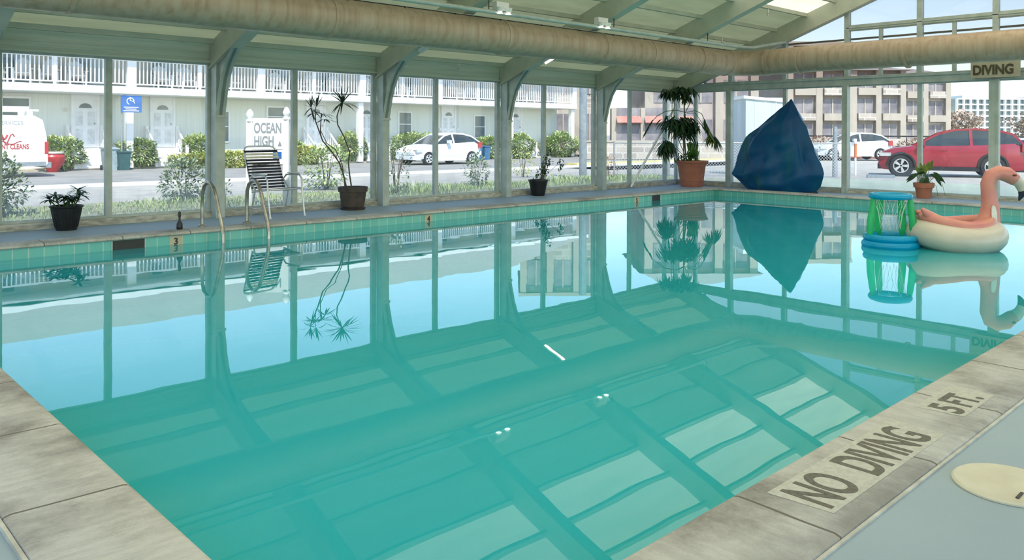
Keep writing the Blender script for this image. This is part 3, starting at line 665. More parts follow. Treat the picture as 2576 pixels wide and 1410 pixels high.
# 1 black nursery pot
r = root('potted_plant', 'low spiky plant in a ribbed black pot at the left end of the far deck', 'potted plant', (3.13, 11.83, 0))
pr = [(.001, .01), (.125, 0), (.135, .06), (.165, .19), (.185, .29), (.20, .30), (.205, .325), (.19, .325), (.175, .27)]
pot(r, pr, 'black_pot', soil=(.178, .28))
b = MB()
for k in range(24):
    a = 2*PI*k/24; b.bar((.134*math.cos(a), .134*math.sin(a), .04), (.183*math.cos(a), .183*math.sin(a), .285), .008, .008)
b.build('pot_rib', 'black_pot', r)
b = MB(); bs = MB()
for i, (x, y, h) in enumerate(((.12, -.10, .30), (.15, -.06, .20), (.08, -.04, .14), (-.03, .02, .18), (-.12, .06, .20), (-.17, .12, .14), (.05, .02, .12), (.0, -.06, .16))):
    bs.tube([(x*.5, y*.5, .28), (x, y, .30+h*.75)], .009, 6); rosette(b, (x, y, .30+h*.75), 18, .19, .036, .8, .4, 10+i)
bs.build('stem', 'gstem', r, True); b.build('foliage', 'leaf', r)
# 2 dracaena
r = root('potted_dracaena', 'tall dracaena with two bare bent canes in a square-rimmed brown pot', 'potted plant', (7.50, 11.77, 0))
pr = [(.001, .03), (.175, .03), (.18, .05), (.19, .055), (.225, .30), (.245, .305), (.25, .385), (.225, .385), (.22, .34)]
pot(r, pr, 'brown_pot', soil=(.22, .35)); MB().lathe([(.001, 0), (.20, 0), (.215, .03), (.205, .03), (.18, .012), (.001, .012)], n=30, cap=False).build('saucer', 'brown_pot', r, True)
bs = MB(); O = Vector((7.50, 11.77, 0))
A = [(7.40, .37), (7.33, .60), (7.24, .79), (7.06, 1.0), (6.90, 1.16), (6.79, 1.46), (6.71, 1.70)]
A2 = [(6.87, 1.22), (6.86, 1.34), (6.88, 1.48), (6.90, 1.62)]; A3 = [(6.79, 1.50), (6.79, 1.62), (6.81, 1.72)]
B_ = [(7.50, .37), (7.45, .60), (7.41, .80), (7.42, .97), (7.30, 1.23), (7.19, 1.43), (7.19, 1.57), (7.26, 1.73), (7.30, 1.80)]
D_ = [(7.37, .37), (7.30, .75), (7.14, 1.02), (6.98, 1.12), (6.86, 1.34)]
for L_, r0 in ((A, .014), (A2, .009), (A3, .008), (B_, .013), (D_, .008)): bs.tube([(x-O.x, .04*math.sin(z*4), z) for x, z in L_], [r0*(1-.35*k/len(L_)) for k in range(len(L_))], 8)
bs.build('cane', 'stem', r, True)
b = MB()
for i, (x, z, n, L) in enumerate(((7.30, 1.80, 24, .34), )): rosette(b, (x-O.x, 0, z), n, L*1.25, .030, .9, .30, 3+i)
rosette(b, (7.30-O.x, 0, 1.79), 9, .38, .028, 3.0, .05, 31)
b.build('leaf_rosette', 'leaf', r)
b = MB()
for i, (x, z, n, L, u_) in enumerate(((6.90, 1.60, 16, .27, .6), (6.81, 1.72, 7, .26, 3.0), (6.71, 1.70, 6, .25, 3.4), (6.74, 1.6, 9, .18, .4), (6.97, 1.52, 7, .22, -.1))): rosette(b, (x-O.x, 0, z), n+4, L*1.15, .026, u_, .25, 13+i)
b.build('leaf_rosette', 'leaf_blue', r)
b = MB(); rn = random.Random(5)
for k in range(420):
    a = rn.uniform(0, 2*PI); q = .235*math.sqrt(rn.random()); b.leaf((q*math.cos(a), q*math.sin(a), .36), (math.cos(a)*.6, math.sin(a)*.6, rn.uniform(.6, 1.6)), rn.uniform(.03, .07), .012, .5, 2)
b.build('ground_cover', 'leaf', r)
# 3 small black pot
r = root('potted_shrub', 'small black pot with a leaning leafy shrub near the middle of the far deck', 'potted plant', (12.05, 11.86, 0))
pot(r, [(.001, .01), (.135, 0), (.145, .05), (.195, .29), (.21, .30), (.212, .33), (.195, .33), (.18, .28)], 'black_pot', soil=(.18, .28))
bs = MB(); b = MB(); rn = random.Random(9)
for (x, z, n) in ((.03, .42, 26), (.1, .52, 34), (.18, .62, 40), (.24, .75, 40), (.30, .86, 30), (-.08, .43, 18), (.22, .50, 24), (.33, .7, 20)):
    bs.tube([(x*.3, 0, .28), (x*.7, 0, z*.7), (x, 0, z)], .006, 5)
    for k in range(n):
        d = Vector((rn.uniform(-1, 1), rn.uniform(-1, 1), rn.uniform(-.6, 1))); b.leaf((x+rn.uniform(-.06, .06), rn.uniform(-.07, .07), z+rn.uniform(-.08, .06)), d, rn.uniform(.05, .09), .035, .3, 2)
bs.tube([(.02, 0, .28), (.30, .05, .42), (.62, .08, .60), (.80, .1, .64)], .004, 5)
for k in range(34):
    d = Vector((rn.uniform(-1, 1), rn.uniform(-1, 1), rn.uniform(-1, 1))); b.leaf((.80+rn.uniform(-.06, .06), .1+rn.uniform(-.05, .05), .66+rn.uniform(-.12, .10)), d, rn.uniform(.05, .09), .035, .3, 2)
bs.build('stem', 'stem', r, True); b.build('foliage', 'leaf', r)
# 4 large terracotta pot with a self-heading philodendron
O4 = Vector((16.90, 11.36, 0))
r = root('potted_philodendron', 'big drooping leafy plant in the large terracotta pot in the corner', 'potted plant', O4)
pot(r, [(.001, .01), (.26, 0), (.265, .03), (.285, .14), (.30, .15), (.30, .165), (.29, .17), (.335, .50), (.36, .53), (.355, .545), (.385, .59), (.40, .60), (.405, .635), (.37, .635), (.35, .56)], 'terra', soil=(.35, .57))
bs = MB(); b = MB(); by = MB(); bb = MB(); rn = random.Random(21)
def P4(y, z, dx=0):
    D = 19.9; dy = y-11.4; k = D/(D+.724*dy); q = (4.37-.69*dy)*k-4.37; h = 1.3+(z-1.3)*k
    return (q*.724+dx*.5, -.69*q+dx*.3, h)
def droopy(bb_, p, n, L, seed, spread=.14, w=.05, down=-.9):
    q = random.Random(seed); n = int(n*1.7); spread *= 1.15
    for k in range(n):
        a = q.uniform(0, 2*PI); pp = Vector(p)+Vector((q.uniform(-1, 1)*spread, q.uniform(-1, 1)*spread, q.uniform(-.5, .5)*spread))
        bb_.leaf(pp, (math.cos(a)*.7, math.sin(a)*.7, down*q.uniform(.2, 1.1)), L*q.uniform(.6, 1.1), w, .5, 3)
def stem4(pts, rr=.012): bs.tube(pts, rr, 6)
stem4([P4(11.62, .58), P4(11.64, 1.1, .02), P4(11.62, 1.8), P4(11.63, 2.25)], .016)
stem4([P4(11.55, .58), P4(11.62, 1.2), P4(11.60, 1.78)], .018)
stem4([P4(11.60, 1.8), P4(11.48, 2.0), P4(11.42, 2.25), P4(11.44, 2.36)], .009)
stem4([P4(12.0, 1.0), P4(11.99, 1.6), P4(11.98, 2.25)], .008); stem4([P4(11.93, 1.0), P4(11.93, 1.6), P4(11.92, 2.25)], .008)
stem4([P4(11.58, 1.82), P4(11.85, 1.88, .05), P4(12.18, 1.86, .05), P4(12.45, 1.74, .05), P4(12.58, 1.62, .05)], .008)
stem4([P4(11.56, 1.82), P4(11.3, 1.86, -.1), P4(11.12, 1.78, -.15), P4(11.02, 1.6, -.2), P4(10.9, 1.3, -.2)], .008)
stem4([P4(11.55, 1.80), P4(11.3, 1.80, -.1), P4(11.1, 1.55, -.2), P4(10.98, 1.42, -.2)], .007)
stem4([P4(11.45, .6), P4(11.75, .85, -.1), P4(12.05, 1.05, -.1), P4(12.25, 1.2, -.1)], .008)
stem4([P4(11.5, .6), P4(11.72, 1.0), P4(11.85, 1.3), P4(11.95, 1.5)], .009)
droopy(b, P4(12.02, 2.36), 46, .20, 1, .16); droopy(b, P4(11.80, 2.42), 22, .15, 2, .10); droopy(b, P4(12.16, 2.32), 22, .20, 8, .08)
droopy(b, P4(11.52, 2.38), 44, .18, 3, .13); droopy(b, P4(11.60, 2.26), 30, .22, 4, .07)
for (y, z, n, sd_) in ((11.62, 1.62, 50, 5), (11.75, 1.5, 44, 6), (11.5, 1.5, 44, 7), (11.92, 1.55, 34, 11), (12.02, 1.66, 26, 12), (11.38, 1.5, 22, 13), (11.6, 1.38, 30, 14)): droopy(b, P4(y, z), n, .28, sd_, .17, .055, -.45)
droopy(b, P4(12.15, 1.08, -.1), 40, .28, 15, .08, .05, -.6); droopy(b, P4(12.25, .98, -.1), 20, .30, 16, .05, .05, -1.4); droopy(b, P4(12.0, .98, -.1), 14, .26, 17, .08, .05, -1.4)
for k in range(9):
    t = k/8; y = 12.58+.26*t; z = 1.66-.30*t-.06*t*t
    for j in range(4): b.leaf(P4(y, z, .05), (rn.uniform(-.3, .3), .5, -1), .12, .035, .2, 3)
for k in range(14):
    t = k/13; y = 11.05-.20*t; z = 1.66-.36*t
    for j in range(3): (by if (k+j) % 2 else b).leaf(P4(y, z, -.2), (rn.uniform(-.6, .4), rn.uniform(-.8, .4), -1), .17, .05, .3, 3)
droopy(by, P4(10.86, 1.26, -.2), 16, .26, 19, .04, .05, -1.0); droopy(b, P4(10.76, 1.22, -.2), 16, .30, 20, .04, .05, -1.4)
for k in range(46):
    y = rn.uniform(11.25, 11.5); bb.leaf(P4(y, rn.uniform(.62, .95)), (rn.uniform(-.3, .3), rn.uniform(-.4, .4), 1), rn.uniform(.22, .38), .07, .25, 4)
droopy(b, P4(11.6, .72), 60, .2, 23, .2, .03, -.2)
for k in range(9):
    y = rn.uniform(11.15, 11.6); bs.tube([P4(y, .58), P4(y-.02, .8), P4(y+.03*rn.uniform(-1, 1), 1.02)], .004, 5)
bs.build('stem', 'gstem', r, True); b.build('foliage', 'leaf', r); by.build('yellowing_leaves', 'leaf_yel', r); bb.build('young_leaves', 'leaf_bright', r)
# 5 small terracotta pot
r = root('potted_lily', 'small terracotta pot with a peace-lily-like plant on the end deck', 'potted plant', (17.02, 6.02, dz(6.1)))
pot(r, [(.001, .01), (.125, 0), (.155, .20), (.16, .21), (.185, .215), (.195, .31), (.175, .31), (.165, .27)], 'terra', soil=(.165, .27))
b = MB(); by = MB(); bs = MB()
for (y, z, dy, dz, L) in ((-.02, .50, .1, .05, .2), (-.05, .45, -.1, -.3, .22), (.10, .48, 1, -.25, .24), (.14, .46, 1, -.5, .2), (-.12, .48, -1, -.2, .24), (-.18, .52, -1, -.5, .26), (-.2, .46, -.8, -.8, .2), (.0, .42, .3, -.6, .2)):
    bs.tube([(0, y*.3, .28), (0, y, z)], .005, 5); b.leaf((0, y, z), (-.15, dy, dz), L, .08, .35, 5, (1, 0, .2))
for (y, z, dy) in ((-.04, .52, -.25), (.02, .48, .15), (-.09, .55, -.35), (-.02, .46, 0), (.04, .44, .5)):
    bs.tube([(0, y*.3, .28), (0, y, z)], .005, 5); by.leaf((0, y, z), (-.1, dy, 1), .26, .085, .12, 5, (1, 0, 0))
bs.tube([(0, -.05, .3), (-.02, -.2, .42), (-.02, -.34, .33), (-.02, -.40, .08)], .004, 5); bs.tube([(0, -.05, .3), (-.02, -.15, .34), (-.02, -.24, .25), (-.02, -.27, .06)], .004, 5)
bs.build('stem', 'gstem', r, True); b.build('foliage', 'leaf', r); by.build('young_leaves', 'leaf_yel', r)

# ---- tarp covered lift
def tarp():
    r = root('covered_pool_lift', 'pool lift wrapped in a peaked dark blue tarpaulin by the end wall', 'covered pool lift', (16.75, 9.0, 0))
    # (y, z) outline seen from the pool, with a front (towards pool) and back depth
    rings = [  # z, list of (y, x) around, 12 points each, counter-clockwise starting at left
        (.03, 9.75, 8.15, .32), (.16, 9.93, 8.02, .36), (.36, 10.17, 7.94, .38), (.44, 10.12, 7.93, .38), (.75, 10.02, 8.06, .37), (1.0, 9.92, 8.16, .35),
        (1.20, 9.81, 8.25, .31), (1.45, 9.45, 8.36, .25), (1.7, 9.13, 8.49, .16), (1.9, 8.86, 8.60, .08), (2.04, 8.70, 8.68, .012)]
    n = 48; secs = []; rn = random.Random(4)
    ph = [rn.uniform(0, 6.28) for _ in range(8)]
    for z, yl, yr, dx in rings:
        s = []; cyy = (yl+yr)/2; h = (yl-yr)/2
        for k in range(n):
            a = 2*PI*k/n; ca, sa = math.cos(a), math.sin(a)
            # diamond-like plan so that folds run down from the peak
            e = 1.0; px = -sa; py = ca
            rad = 1/(abs(ca)**1.25+abs(sa)**1.25)**(1/1.25)
            f = 1+.055*math.sin(a*5+ph[0]+z*1.3)+.03*math.sin(a*9+ph[1]-z*2)+.02*math.sin(a*14+ph[2]+z*3)
            y = cyy+h*py*rad*(1 if abs(ca) > .97 else f); x = dx*px*rad*f*1.35
            s.append((x, y-9.0, z+.02*math.sin(a*6+ph[3])*(1 if z > .1 else 0)))
        secs.append(s)
    # refine between rings
    fine = []
    for a, c in zip(secs, secs[1:]):
        for t in (0, .33, .66): fine.append([tuple(Vector(p).lerp(Vector(q), t)) for p, q in zip(a, c)])
    fine.append(secs[-1])
    out = []
    for s in fine:
        q = []
        for (x, y, z) in s:
            w_ = math.sin(y*7+z*9)*math.sin(z*5-y*3+1)*.045+math.sin(y*15-z*6)*.014+abs(math.sin((y+z*.45)*4.2))*.05-abs(math.sin((y-z*.7)*3.1+1))*.04
            q.append((x*(1+w_*1.2)+w_*.8*(-1 if x < 0 else 1), y, z))
        out.append(q)
    o = MB().loft(out).build('tarpaulin', 'tarp', r, True)
    me = o.data
    b = MB(); b.tube([(-.38, -1.0, .05), (-.4, -.9, .035), (-.3, -.75, .03), (-.2, -1.02, .04)], .035, 8); b.build('tarp_fold', 'navy', r, True)
    MB().tube([(-.15, .62, 0), (-.15, .60, .12)], .022, 8).build('lift_foot', 'steeldark', r)
    MB().tube([(.1, -.95, .03), (.08, -1.15, .012), (.02, -1.3, .008)], .008, 6).build('tie_cord', 'cream', r, True)
tarp()

# ---- basketball hoop float
r = root('hoop_float', 'inflatable blue and green basketball hoop floating beside the flamingo', 'pool toy', (10.22, 4.0, -.08))
def ring(R_, z, t, n=48, m=12, name='ring'):
    return MB().tube([(R_*math.cos(2*PI*k/n), R_*math.sin(2*PI*k/n), z) for k in range(n)], t, m, closed=True)
ring(.275, .03, .055).build('base_ring', 'v_blue', r, True); ring(.27, .115, .045).build('base_ring', 'v_blue', r, True)
ring(.215, .62, .038).build('top_ring', 'v_blue', r, True)
MB().lathe([(.001, .13), (.05, .12), (.07, .06), (.05, .0), (.001, -.01)], (.2, -.27, .0), 12, False).build('corner_bulge', 'v_blue', r, True)
for k, a in enumerate((2.45, -.2, -1.1, .95)):
    c_, s_ = math.cos(a), math.sin(a)
    MB().tube([(.26*c_, .26*s_, .12), (.25*c_, .25*s_, .30), (.225*c_, .225*s_, .5), (.215*c_, .215*s_, .60)], [.04, .045, .038, .03], 10).build('upright', 'v_green', r, True)
b = MB()
for k in range(9):
    a = 2*PI*k/9; a2 = a+.25
    b.tube([(.2*math.cos(a), .2*math.sin(a), .60), (.14*math.cos(a2), .14*math.sin(a2), .42), (.11*math.cos(a), .11*math.sin(a), .22)], .0018, 4)
    b.tube([(.2*math.cos(a), .2*math.sin(a), .60), (.14*math.cos(a-.25), .14*math.sin(a-.25), .42), (.11*math.cos(a), .11*math.sin(a), .22)], .0018, 4)
b.build('net', 'white', r)

# ---- flamingo float; local x to the right of the picture, y away
r = root('flamingo_float', 'inflatable pink and white flamingo ring floating on the right', 'pool toy', (10.72, 3.42, -.08), RZ)
def hull(fs):
    return fs
n = 56; b = MB()
def ov(k, n_, a_, b_): t = 2*PI*k/n_; return a_*math.cos(t), b_*math.sin(t)
pts = []; rr = []
for k in range(n):
    x, y = ov(k, n, .40, .36); pts.append((x, y, .115+.075*abs(x/.42)**2.2)); rr.append(.165)
b.tube(pts, rr, 16, closed=True)
b.build('white_hull', 'flwhite', r, True)
b = MB(); pts = []; rr = []
for k in range(n):
    x, y = ov(k, n, .37, .30); lift = .10*max(0, -x/.4)**1.6+.06*max(0, x/.4)**2; pts.append((x*1.02, y, .275+lift)); rr.append(.075)
b.tube(pts, rr, 14, closed=True); b.build('pink_seat_ring', 'pink', r, True)
for (y, sc_) in ((-.10, 1), (.08, .9), (-.02, .8)):
    MB().tube([(-.26, y, .33), (-.38, y, .40), (-.46, y*.8, .46*sc_+.02)], [.07, .06, .02], 10).build('tail_feather', 'pink', r, True)
nk = [(.36, -.02, .26), (.39, -.02, .36), (.405, -.02, .50), (.385, -.02, .66), (.375, -.02, .78), (.41, -.02, .875), (.50, -.02, .915), (.60, -.02, .895), (.70, -.02, .83)]
MB().tube(nk, [.16, .125, .10, .085, .083, .085, .088, .092, .075], 18).build('neck_and_head', 'pink', r, True)
MB().tube([(.70, -.02, .83), (.76, -.02, .78), (.79, -.02, .70)], [.074, .06, .045], 12).build('beak', 'flwhite', r, True)
MB().tube([(.79, -.02, .70), (.785, -.02, .64), (.75, -.02, .575)], [.045, .035, .008], 12).build('beak_tip', 'navy', r, True)
for s in (-1, 1): MB().lathe([(.001, .0), (.02, .004), (.026, .014), (.02, .024), (.001, .028)], (.645, -.02+s*.088, .875), 12, False).build('eye', 'eye', r, True)
MB().prism([(.345, -.158, .32), (.375, -.160, .29), (.405, -.156, .32), (.412, -.134, .44), (.40, -.122, .51), (.375, -.121, .53), (.355, -.126, .50), (.345, -.142, .42)], (0, -.012, 0)).build('white_patch', 'cream', r)

# ================================================================== outdoors: ground
def ground(name, pts, z, mat, t=.05):
    return struct(MB().prism([(x, y, z-t) for x, y in pts], (0, 0, t)).build(name, mat))
ground('ground_base', [(-300, -200), (500, -200), (500, 400), (-300, 400)], -.32, 'asphalt')
ground('ground_lawn', [(-60, 12.35), (22.5, 12.35), (22.5, 17.4), (-60, 17.4)], -.12, 'lawn', .1)
ground('sidewalk', [(-60, 17.4), (26, 17.4), (26, 20.3), (-60, 20.3)], -.14, 'concrete', .1)
ground('road_strip', [(-60, 20.3), (60, 20.3), (60, 23.0), (-60, 23.0)], -.16, 'concrete', .1)
ground('road_kerb_strip', [(-60, 23.0), (60, 23.0), (60, 24.6), (-60, 24.6)], -.145, 'curbm', .1)
ground('road_north', [(-60, 24.6), (120, 24.6), (120, 34.0), (-60, 34.0)], -.18, 'asphalt', .1)
ground('ground_bed', [(-60, 33.9), (38, 33.9), (38, 37), (-60, 37)], -.10, 'sand', .12)
ground('ground_court', [(17.6, -20), (24.9, -20), (24.9, 12.3), (17.6, 12.3)], -.10, 'court', .1)
ground('ground_corner_yard', [(17.6, 12.35), (26, 12.35), (26, 17.4), (17.6, 17.4)], -.13, 'concrete', .1)
ground('road_east', [(24.9, -60), (48, -60), (48, 24.6), (24.9, 24.6)], -.16, 'concrete', .1)
ground('road_kerb_red', [(48, -60), (49.2, -60), (49.2, 34), (48, 34)], -.05, 'kerbred', .2)
ground('ground_far_lot', [(49.2, -80), (200, -80), (200, 80), (49.2, 80)], -.02, 'concrete', .2)
ground('road_kerb_yellow', [(27.5, 24.6), (60, 24.6), (60, 25.3), (27.5, 25.3)], -.08, 'yellow', .1)

# ---- motel
YF, YW, ZG = 33.5, 35.0, -.12
mo = root('motel_building', 'long two-storey motel with white balconies across the road', 'building')
b = MB(); b.box(-12, 37.2, YW, YW+.2, ZG, 2.95); b.box(-12, 37.2, YW+.2, YW+9, ZG, 2.9); b.build('lower_wall', 'siding', mo)
b = MB(); b.box(-12, 37.2, YW, YW+9, 3.08, 4.9); b.build('upper_wall', 'siding_beige', mo)
b = MB(); b.box(-12, 37.4, YF-.02, YW+.1, 2.78, 3.08); b.box(-12, 37.4, YF-.06, YF-.02, 2.80, 2.86); b.build('balcony_slab', 'white', mo)
b = MB(); b.prism([(-12.4, 33.0, 4.9), (-12.4, 39.6, 7.55), (-12.4, 39.6, 7.4), (-12.4, 33.0, 4.8)], (50.2, 0, 0)); b.prism([(-12.4, 39.6, 7.55), (-12.4, 45, 5.4), (-12.4, 45, 5.3), (-12.4, 39.6, 7.4)], (50.2, 0, 0)); b.build('roof', 'roof', mo)
b = MB(); b.box(-12.4, 37.8, 32.85, 33.02, 4.74, 4.93); b.box(-12.4, 37.8, 33.0, 33.2, 4.60, 4.68); b.box(-12, 37.2, 33.2, 35.1, 4.66, 4.74); b.build('gutter', 'white', mo)
pil = [-5, .45, 5.75, 11.2, 16.65, 21.9, 26.65, 32.0, 37.2]
for i, x in enumerate(pil):
    MB().box(x-.17, x+.17, YF-.03, YF+.2, 3.05, 4.75).build('upper_column', 'white', mo)
    if i % 2 == 1 or i == 8: MB().box(x-.16, x+.10, YF+.1, YF+.35, ZG, 2.8).build('lower_column', 'white', mo)
for i, (a, c) in enumerate(zip(pil, pil[1:])):
    a += .17; c -= .17; b = MB(); b.box(a, c, YF+.02, YF+.08, 4.09, 4.16); b.box(a, c, YF+.03, YF+.07, 3.16, 3.21)
    m = (a+c)/2; b.box(m-.05, m+.05, YF+.01, YF+.09, 3.08, 4.2); nn = int((c-a)/.145)
    for k in range(1, nn):
        x = a+(c-a)*k/nn; b.box(x-.021, x+.021, YF+.03, YF+.07, 3.2, 4.1)
    b.build('balcony_railing', 'white', mo)
def motel_door(x0, x1, z0=.66, z1=2.72, up_=False):
    d = MB().box(x0, x1, YW-.06, YW, z0, z1).build('door', 'white', mo)
    b = MB(); b.box(x0-.09, x0, YW-.1, YW, z0, z1+.09); b.box(x1, x1+.09, YW-.1, YW, z0, z1+.09); b.box(x0, x1, YW-.1, YW, z1, z1+.09); b.build('door_frame', 'white', d)
    m = (x0+x1)/2; b = MB(); R_ = (x1-x0)*.28; b.prism([(m+R_*math.cos(PI*k/8), YW-.065, z1-.48+R_*.8*math.sin(PI*k/8)) for k in range(9)], (0, -.006, 0)); b.build('fanlight', 'winglass', d)
    b = MB()
    for s in (-1, 1):
        for za, zb in ((z0+.15, z0+.75), (z0+.88, z1-.62)): b.box(m+s*.22-.13, m+s*.22+.13, YW-.07, YW-.06, za, zb)
    b.build('door_panel', 'door_inset', d); MB().lathe([(.03, 0), (.03, .05)], (x1-.08, YW-.09, z0+.95), 8).build('knob', 'steel', d)
DX = ((9.5, 10.35), (12.5, 13.35), (19.75, 20.6), (22.65, 23.5), (28.0, 28.85), (33.15, 34.0))
for a, c in DX: motel_door(a, c)
def motel_window(x0, x1, z0, z1, mat='winglass'):
    b = MB()
    for q in ((x0-.08, x0, z0-.08, z1+.08), (x1, x1+.08, z0-.08, z1+.08), (x0, x1, z1, z1+.08), (x0, x1, z0-.08, z0), (x0, x1, (z0+z1)/2-.02, (z0+z1)/2+.02)): b.box(q[0], q[1], YW-.07, YW, q[2], q[3])
    f = b.build('window_frame', 'white', mo); MB().box(x0, x1, YW-.02, YW-.005, z0, z1).build('pane', mat, f)
for q in ((7.1, 7.95, 1.80, 2.55), (17.7, 18.5, 1.60, 2.45), (25.1, 25.85, 1.15, 2.35), (30.35, 31.1, 1.05, 2.25), (15.0, 15.8, .9, 2.2)): motel_window(*q)
for a, c in zip(pil, pil[1:]):
    m = (a+c)/2
    for s in (-1.5, 1.1): MB().box(m+s, m+s+1.0, YW-.03, YW, 3.1, 4.65).build('balcony_door', 'bluewall', mo); MB().box(m+s+.1, m+s+.5, YW-.04, YW-.03, 3.2, 4.5).build('door_glass', 'winglass', mo)
for a, c in DX:   # stairs
    x0, x1 = a-.25, c+.15; b = MB()
    for k in range(4): b.box(x0, x1, YW-1.15+k*.26, YW-.06, ZG, ZG+.19*(k+1))
    s = b.build('stairs', 'white', mo)
    for x in (x0, x1):
        b = MB(); b.bar((x, YW-1.2, .62), (x, YW-.15, 1.45), .06, .07); b.bar((x, YW-1.2, .12), (x, YW-.15, .85), .05, .05)
        b.box(x-.05, x+.05, YW-1.25, YW-1.15, ZG, .75); b.box(x-.05, x+.05, YW-.2, YW-.1, ZG, 1.55)
        for k in range(6): yy = YW-1.1+k*.16; b.box(x-.018, x+.018, yy-.018, yy+.018, .16+k*.11, .70+k*.125)
        b.build('stair_railing', 'white', s)
b = MB(); b.lathe([(.001, 0), (.05, .02), (.06, .10), (.03, .14)], (9.2, YW-.1, 2.1), 10, False); o = b.build('porch_light', 'cream', mo, True)
# balcony chairs
def balcony_chair():
    b = MB()
    for s in (-1, 1):
        b.box(s*.27-.03, s*.27+.03, -.3, -.24, 0, .55); b.box(s*.27-.03, s*.27+.03, .22, .28, 0, .5); b.box(s*.30-.05, s*.30+.05, -.34, .28, .53, .56)
    b.prism([(-.25, -.3, .36), (-.25, .25, .27), (-.25, .25, .30), (-.25, -.3, .39)], (.5, 0, 0))
    for k in range(5): x = -.21+k*.105; h = .98-.05*abs(k-2); b.prism([(x-.045, .20, .28), (x+.045, .20, .28), (x+.05, .42, h), (x-.05, .42, h)], (0, .02, .005))
    return b.build('balcony_chair', 'white')
c0 = balcony_chair(); c0.location = (6.75, 34.15, 3.08)
tag(c0, 'white slatted armchair on the motel balcony behind the white railing', 'chair', 'white armchairs on the motel balcony')
for x in (7.55, 8.45, 9.4, 12.6, 13.6, 14.7, 15.6, 17.7, 18.9, 19.6, 20.8, 22.8, 24.2, 25.0, 28.3, 29.5, 33.2, 34.4, 35.6):
    c = c0.copy(); C.objects.link(c); c.location = (x, 34.15+random.uniform(-.1, .1), 3.08); c.rotation_euler.z = random.uniform(-.4, .4)

# ---- foliage objects
def bush(loc, rx, ry, h, n, mat, label, cat='bush', group=None, seed=1, L=.16, name='hedge_bush', bare=0):
    r = root(name, label, cat, loc, 0, group); rn = random.Random(seed); b = MB()
    for k in range(n):
        u = rn.uniform(-1, 1); a = rn.uniform(0, 2*PI); q = math.sqrt(max(0, 1-u*u)); rad = rn.uniform(.55, 1)**.5*(1+.12*math.sin(a*3+seed)+.1*math.sin(u*6+seed))
        p = Vector((rx*q*math.cos(a)*rad, ry*q*math.sin(a)*rad, h*.5+h*.5*u*rad)); d = Vector((math.cos(a)*q, math.sin(a)*q, u+.4))+Vector((rn.uniform(-.8, .8), rn.uniform(-.8, .8), rn.uniform(-.8, .8)))
        if p.z < .03: p.z = .03
        b.leaf(p, d, L*rn.uniform(.6, 1.2), L*.55, .2, 2)
    b.build('foliage', mat, r); s = MB()
    for k in range(7):
        a = rn.uniform(0, 2*PI); e = rn.uniform(.3, .9); s.tube([(rx*.1*math.cos(a), ry*.1*math.sin(a), 0), (rx*.35*e*math.cos(a), ry*.3*e*math.sin(a), h*.35), (rx*.75*e*math.cos(a), ry*.7*e*math.sin(a), h*rn.uniform(.6, .9))], [.012*h, .009*h, .005*h], 5)
    s.build('stems', 'stem', r); return r
BU = [(8.75, 33.95, .85, 1.15, 'bush', 'rounded green bush between the red pot and the first white stairs'),
      (11.55, 33.95, .80, 1.1, 'bush', 'rounded bush between the blue bins and the second white stairs'),
      (14.05, 34.0, .6, 1.3, 'bush', 'tall bush by the motel wall just right of the second stairs'),
      (14.9, 33.2, 2.2, .55, 'bush_y', 'low yellow-green hedge in front of the motel left of the white sign'),
      (18.35, 34.2, .75, 1.15, 'bush', 'dark bush by the motel just right of the white sign'),
      (18.6, 33.3, .9, .7, 'bush_y', 'low yellow-green bush in front of the dark bush by the white sign'),
      (21.6, 34.1, .9, 1.3, 'bush', 'broad bush behind the dracaena, right of the third stairs'),
      (25.6, 34.1, 1.7, 1.35, 'bush', 'wide bush behind the silver hatchback'),
      (27.7, 33.9, .45, .95, 'bush_y', 'small yellow-green bush at the rear of the silver hatchback'),
      (30.6, 34.1, .95, 1.2, 'bush', 'full green bush right of the blue recycling bins'),
      (32.7, 33.6, 1.1, 1.35, 'bush', 'ragged bush left of the last white stairs'),
      (36.6, 34.0, 1.5, 1.35, 'bush', 'last large bush at the right end of the motel')]
for i, (x, y, rx, h, m, lab) in enumerate(BU): bush((x, y, -.1), rx, rx*.6, h, int(900+rx*1500), m, lab, seed=i+3, L=.17)
NS = [(3.0, 15.6, .50, .98, 'shrub', 'grey-green shrub outside the glass at the far left edge', 1500, .10),
      (6.55, 16.5, .52, .86, 'shrub', 'loose shrub with pale leaves outside, left of the first steel column', 1000, .10),
      (6.3, 14.1, .16, .55, 'shrub', 'small dark sprig outside the glass just right of the first steel column', 60, .08),
      (10.7, 18.0, .62, 1.15, 'bush', 'leafy shrub outside the glass behind the dracaena pot', 950, .11),
      (10.9, 15.3, .42, 1.35, 'shrub', 'twiggy shrub outside right of the second steel column', 330, .08),
      (13.9, 15.9, .36, .85, 'shrub', 'thin dark-leaved shrub outside left of the third steel column', 420, .10),
      (18.4, 18.8, .5, .8, 'bush_y', 'small straggly shrub outside behind the small black pot', 260, .09),
      (19.6, 16.3, .42, .7, 'treeb', 'sparse brownish shrub outside right of the last steel column', 260, .09)]
for i, (x, y, rx, h, m, lab, n, L) in enumerate(NS): bush((x, y, -.12), rx, rx*.8, h, n, m, lab, 'shrub', seed=40+i, L=L, name='garden_shrub')
def grass(name, x0, x1, y0, y1, n, h, mat, seed):
    b = MB(); rn = random.Random(seed)
    for k in range(n):
        x = rn.uniform(x0, x1); y = rn.uniform(y0, y1); s = .6+.4*math.sin(x*1.7)*math.sin(x*.6+1)
        b.leaf((x, y, -.12), (rn.uniform(-.5, .5), rn.uniform(-.5, .5), 1), h*rn.uniform(.4, 1.2)*s, .02, .3, 2)
    return b.build(name, mat)
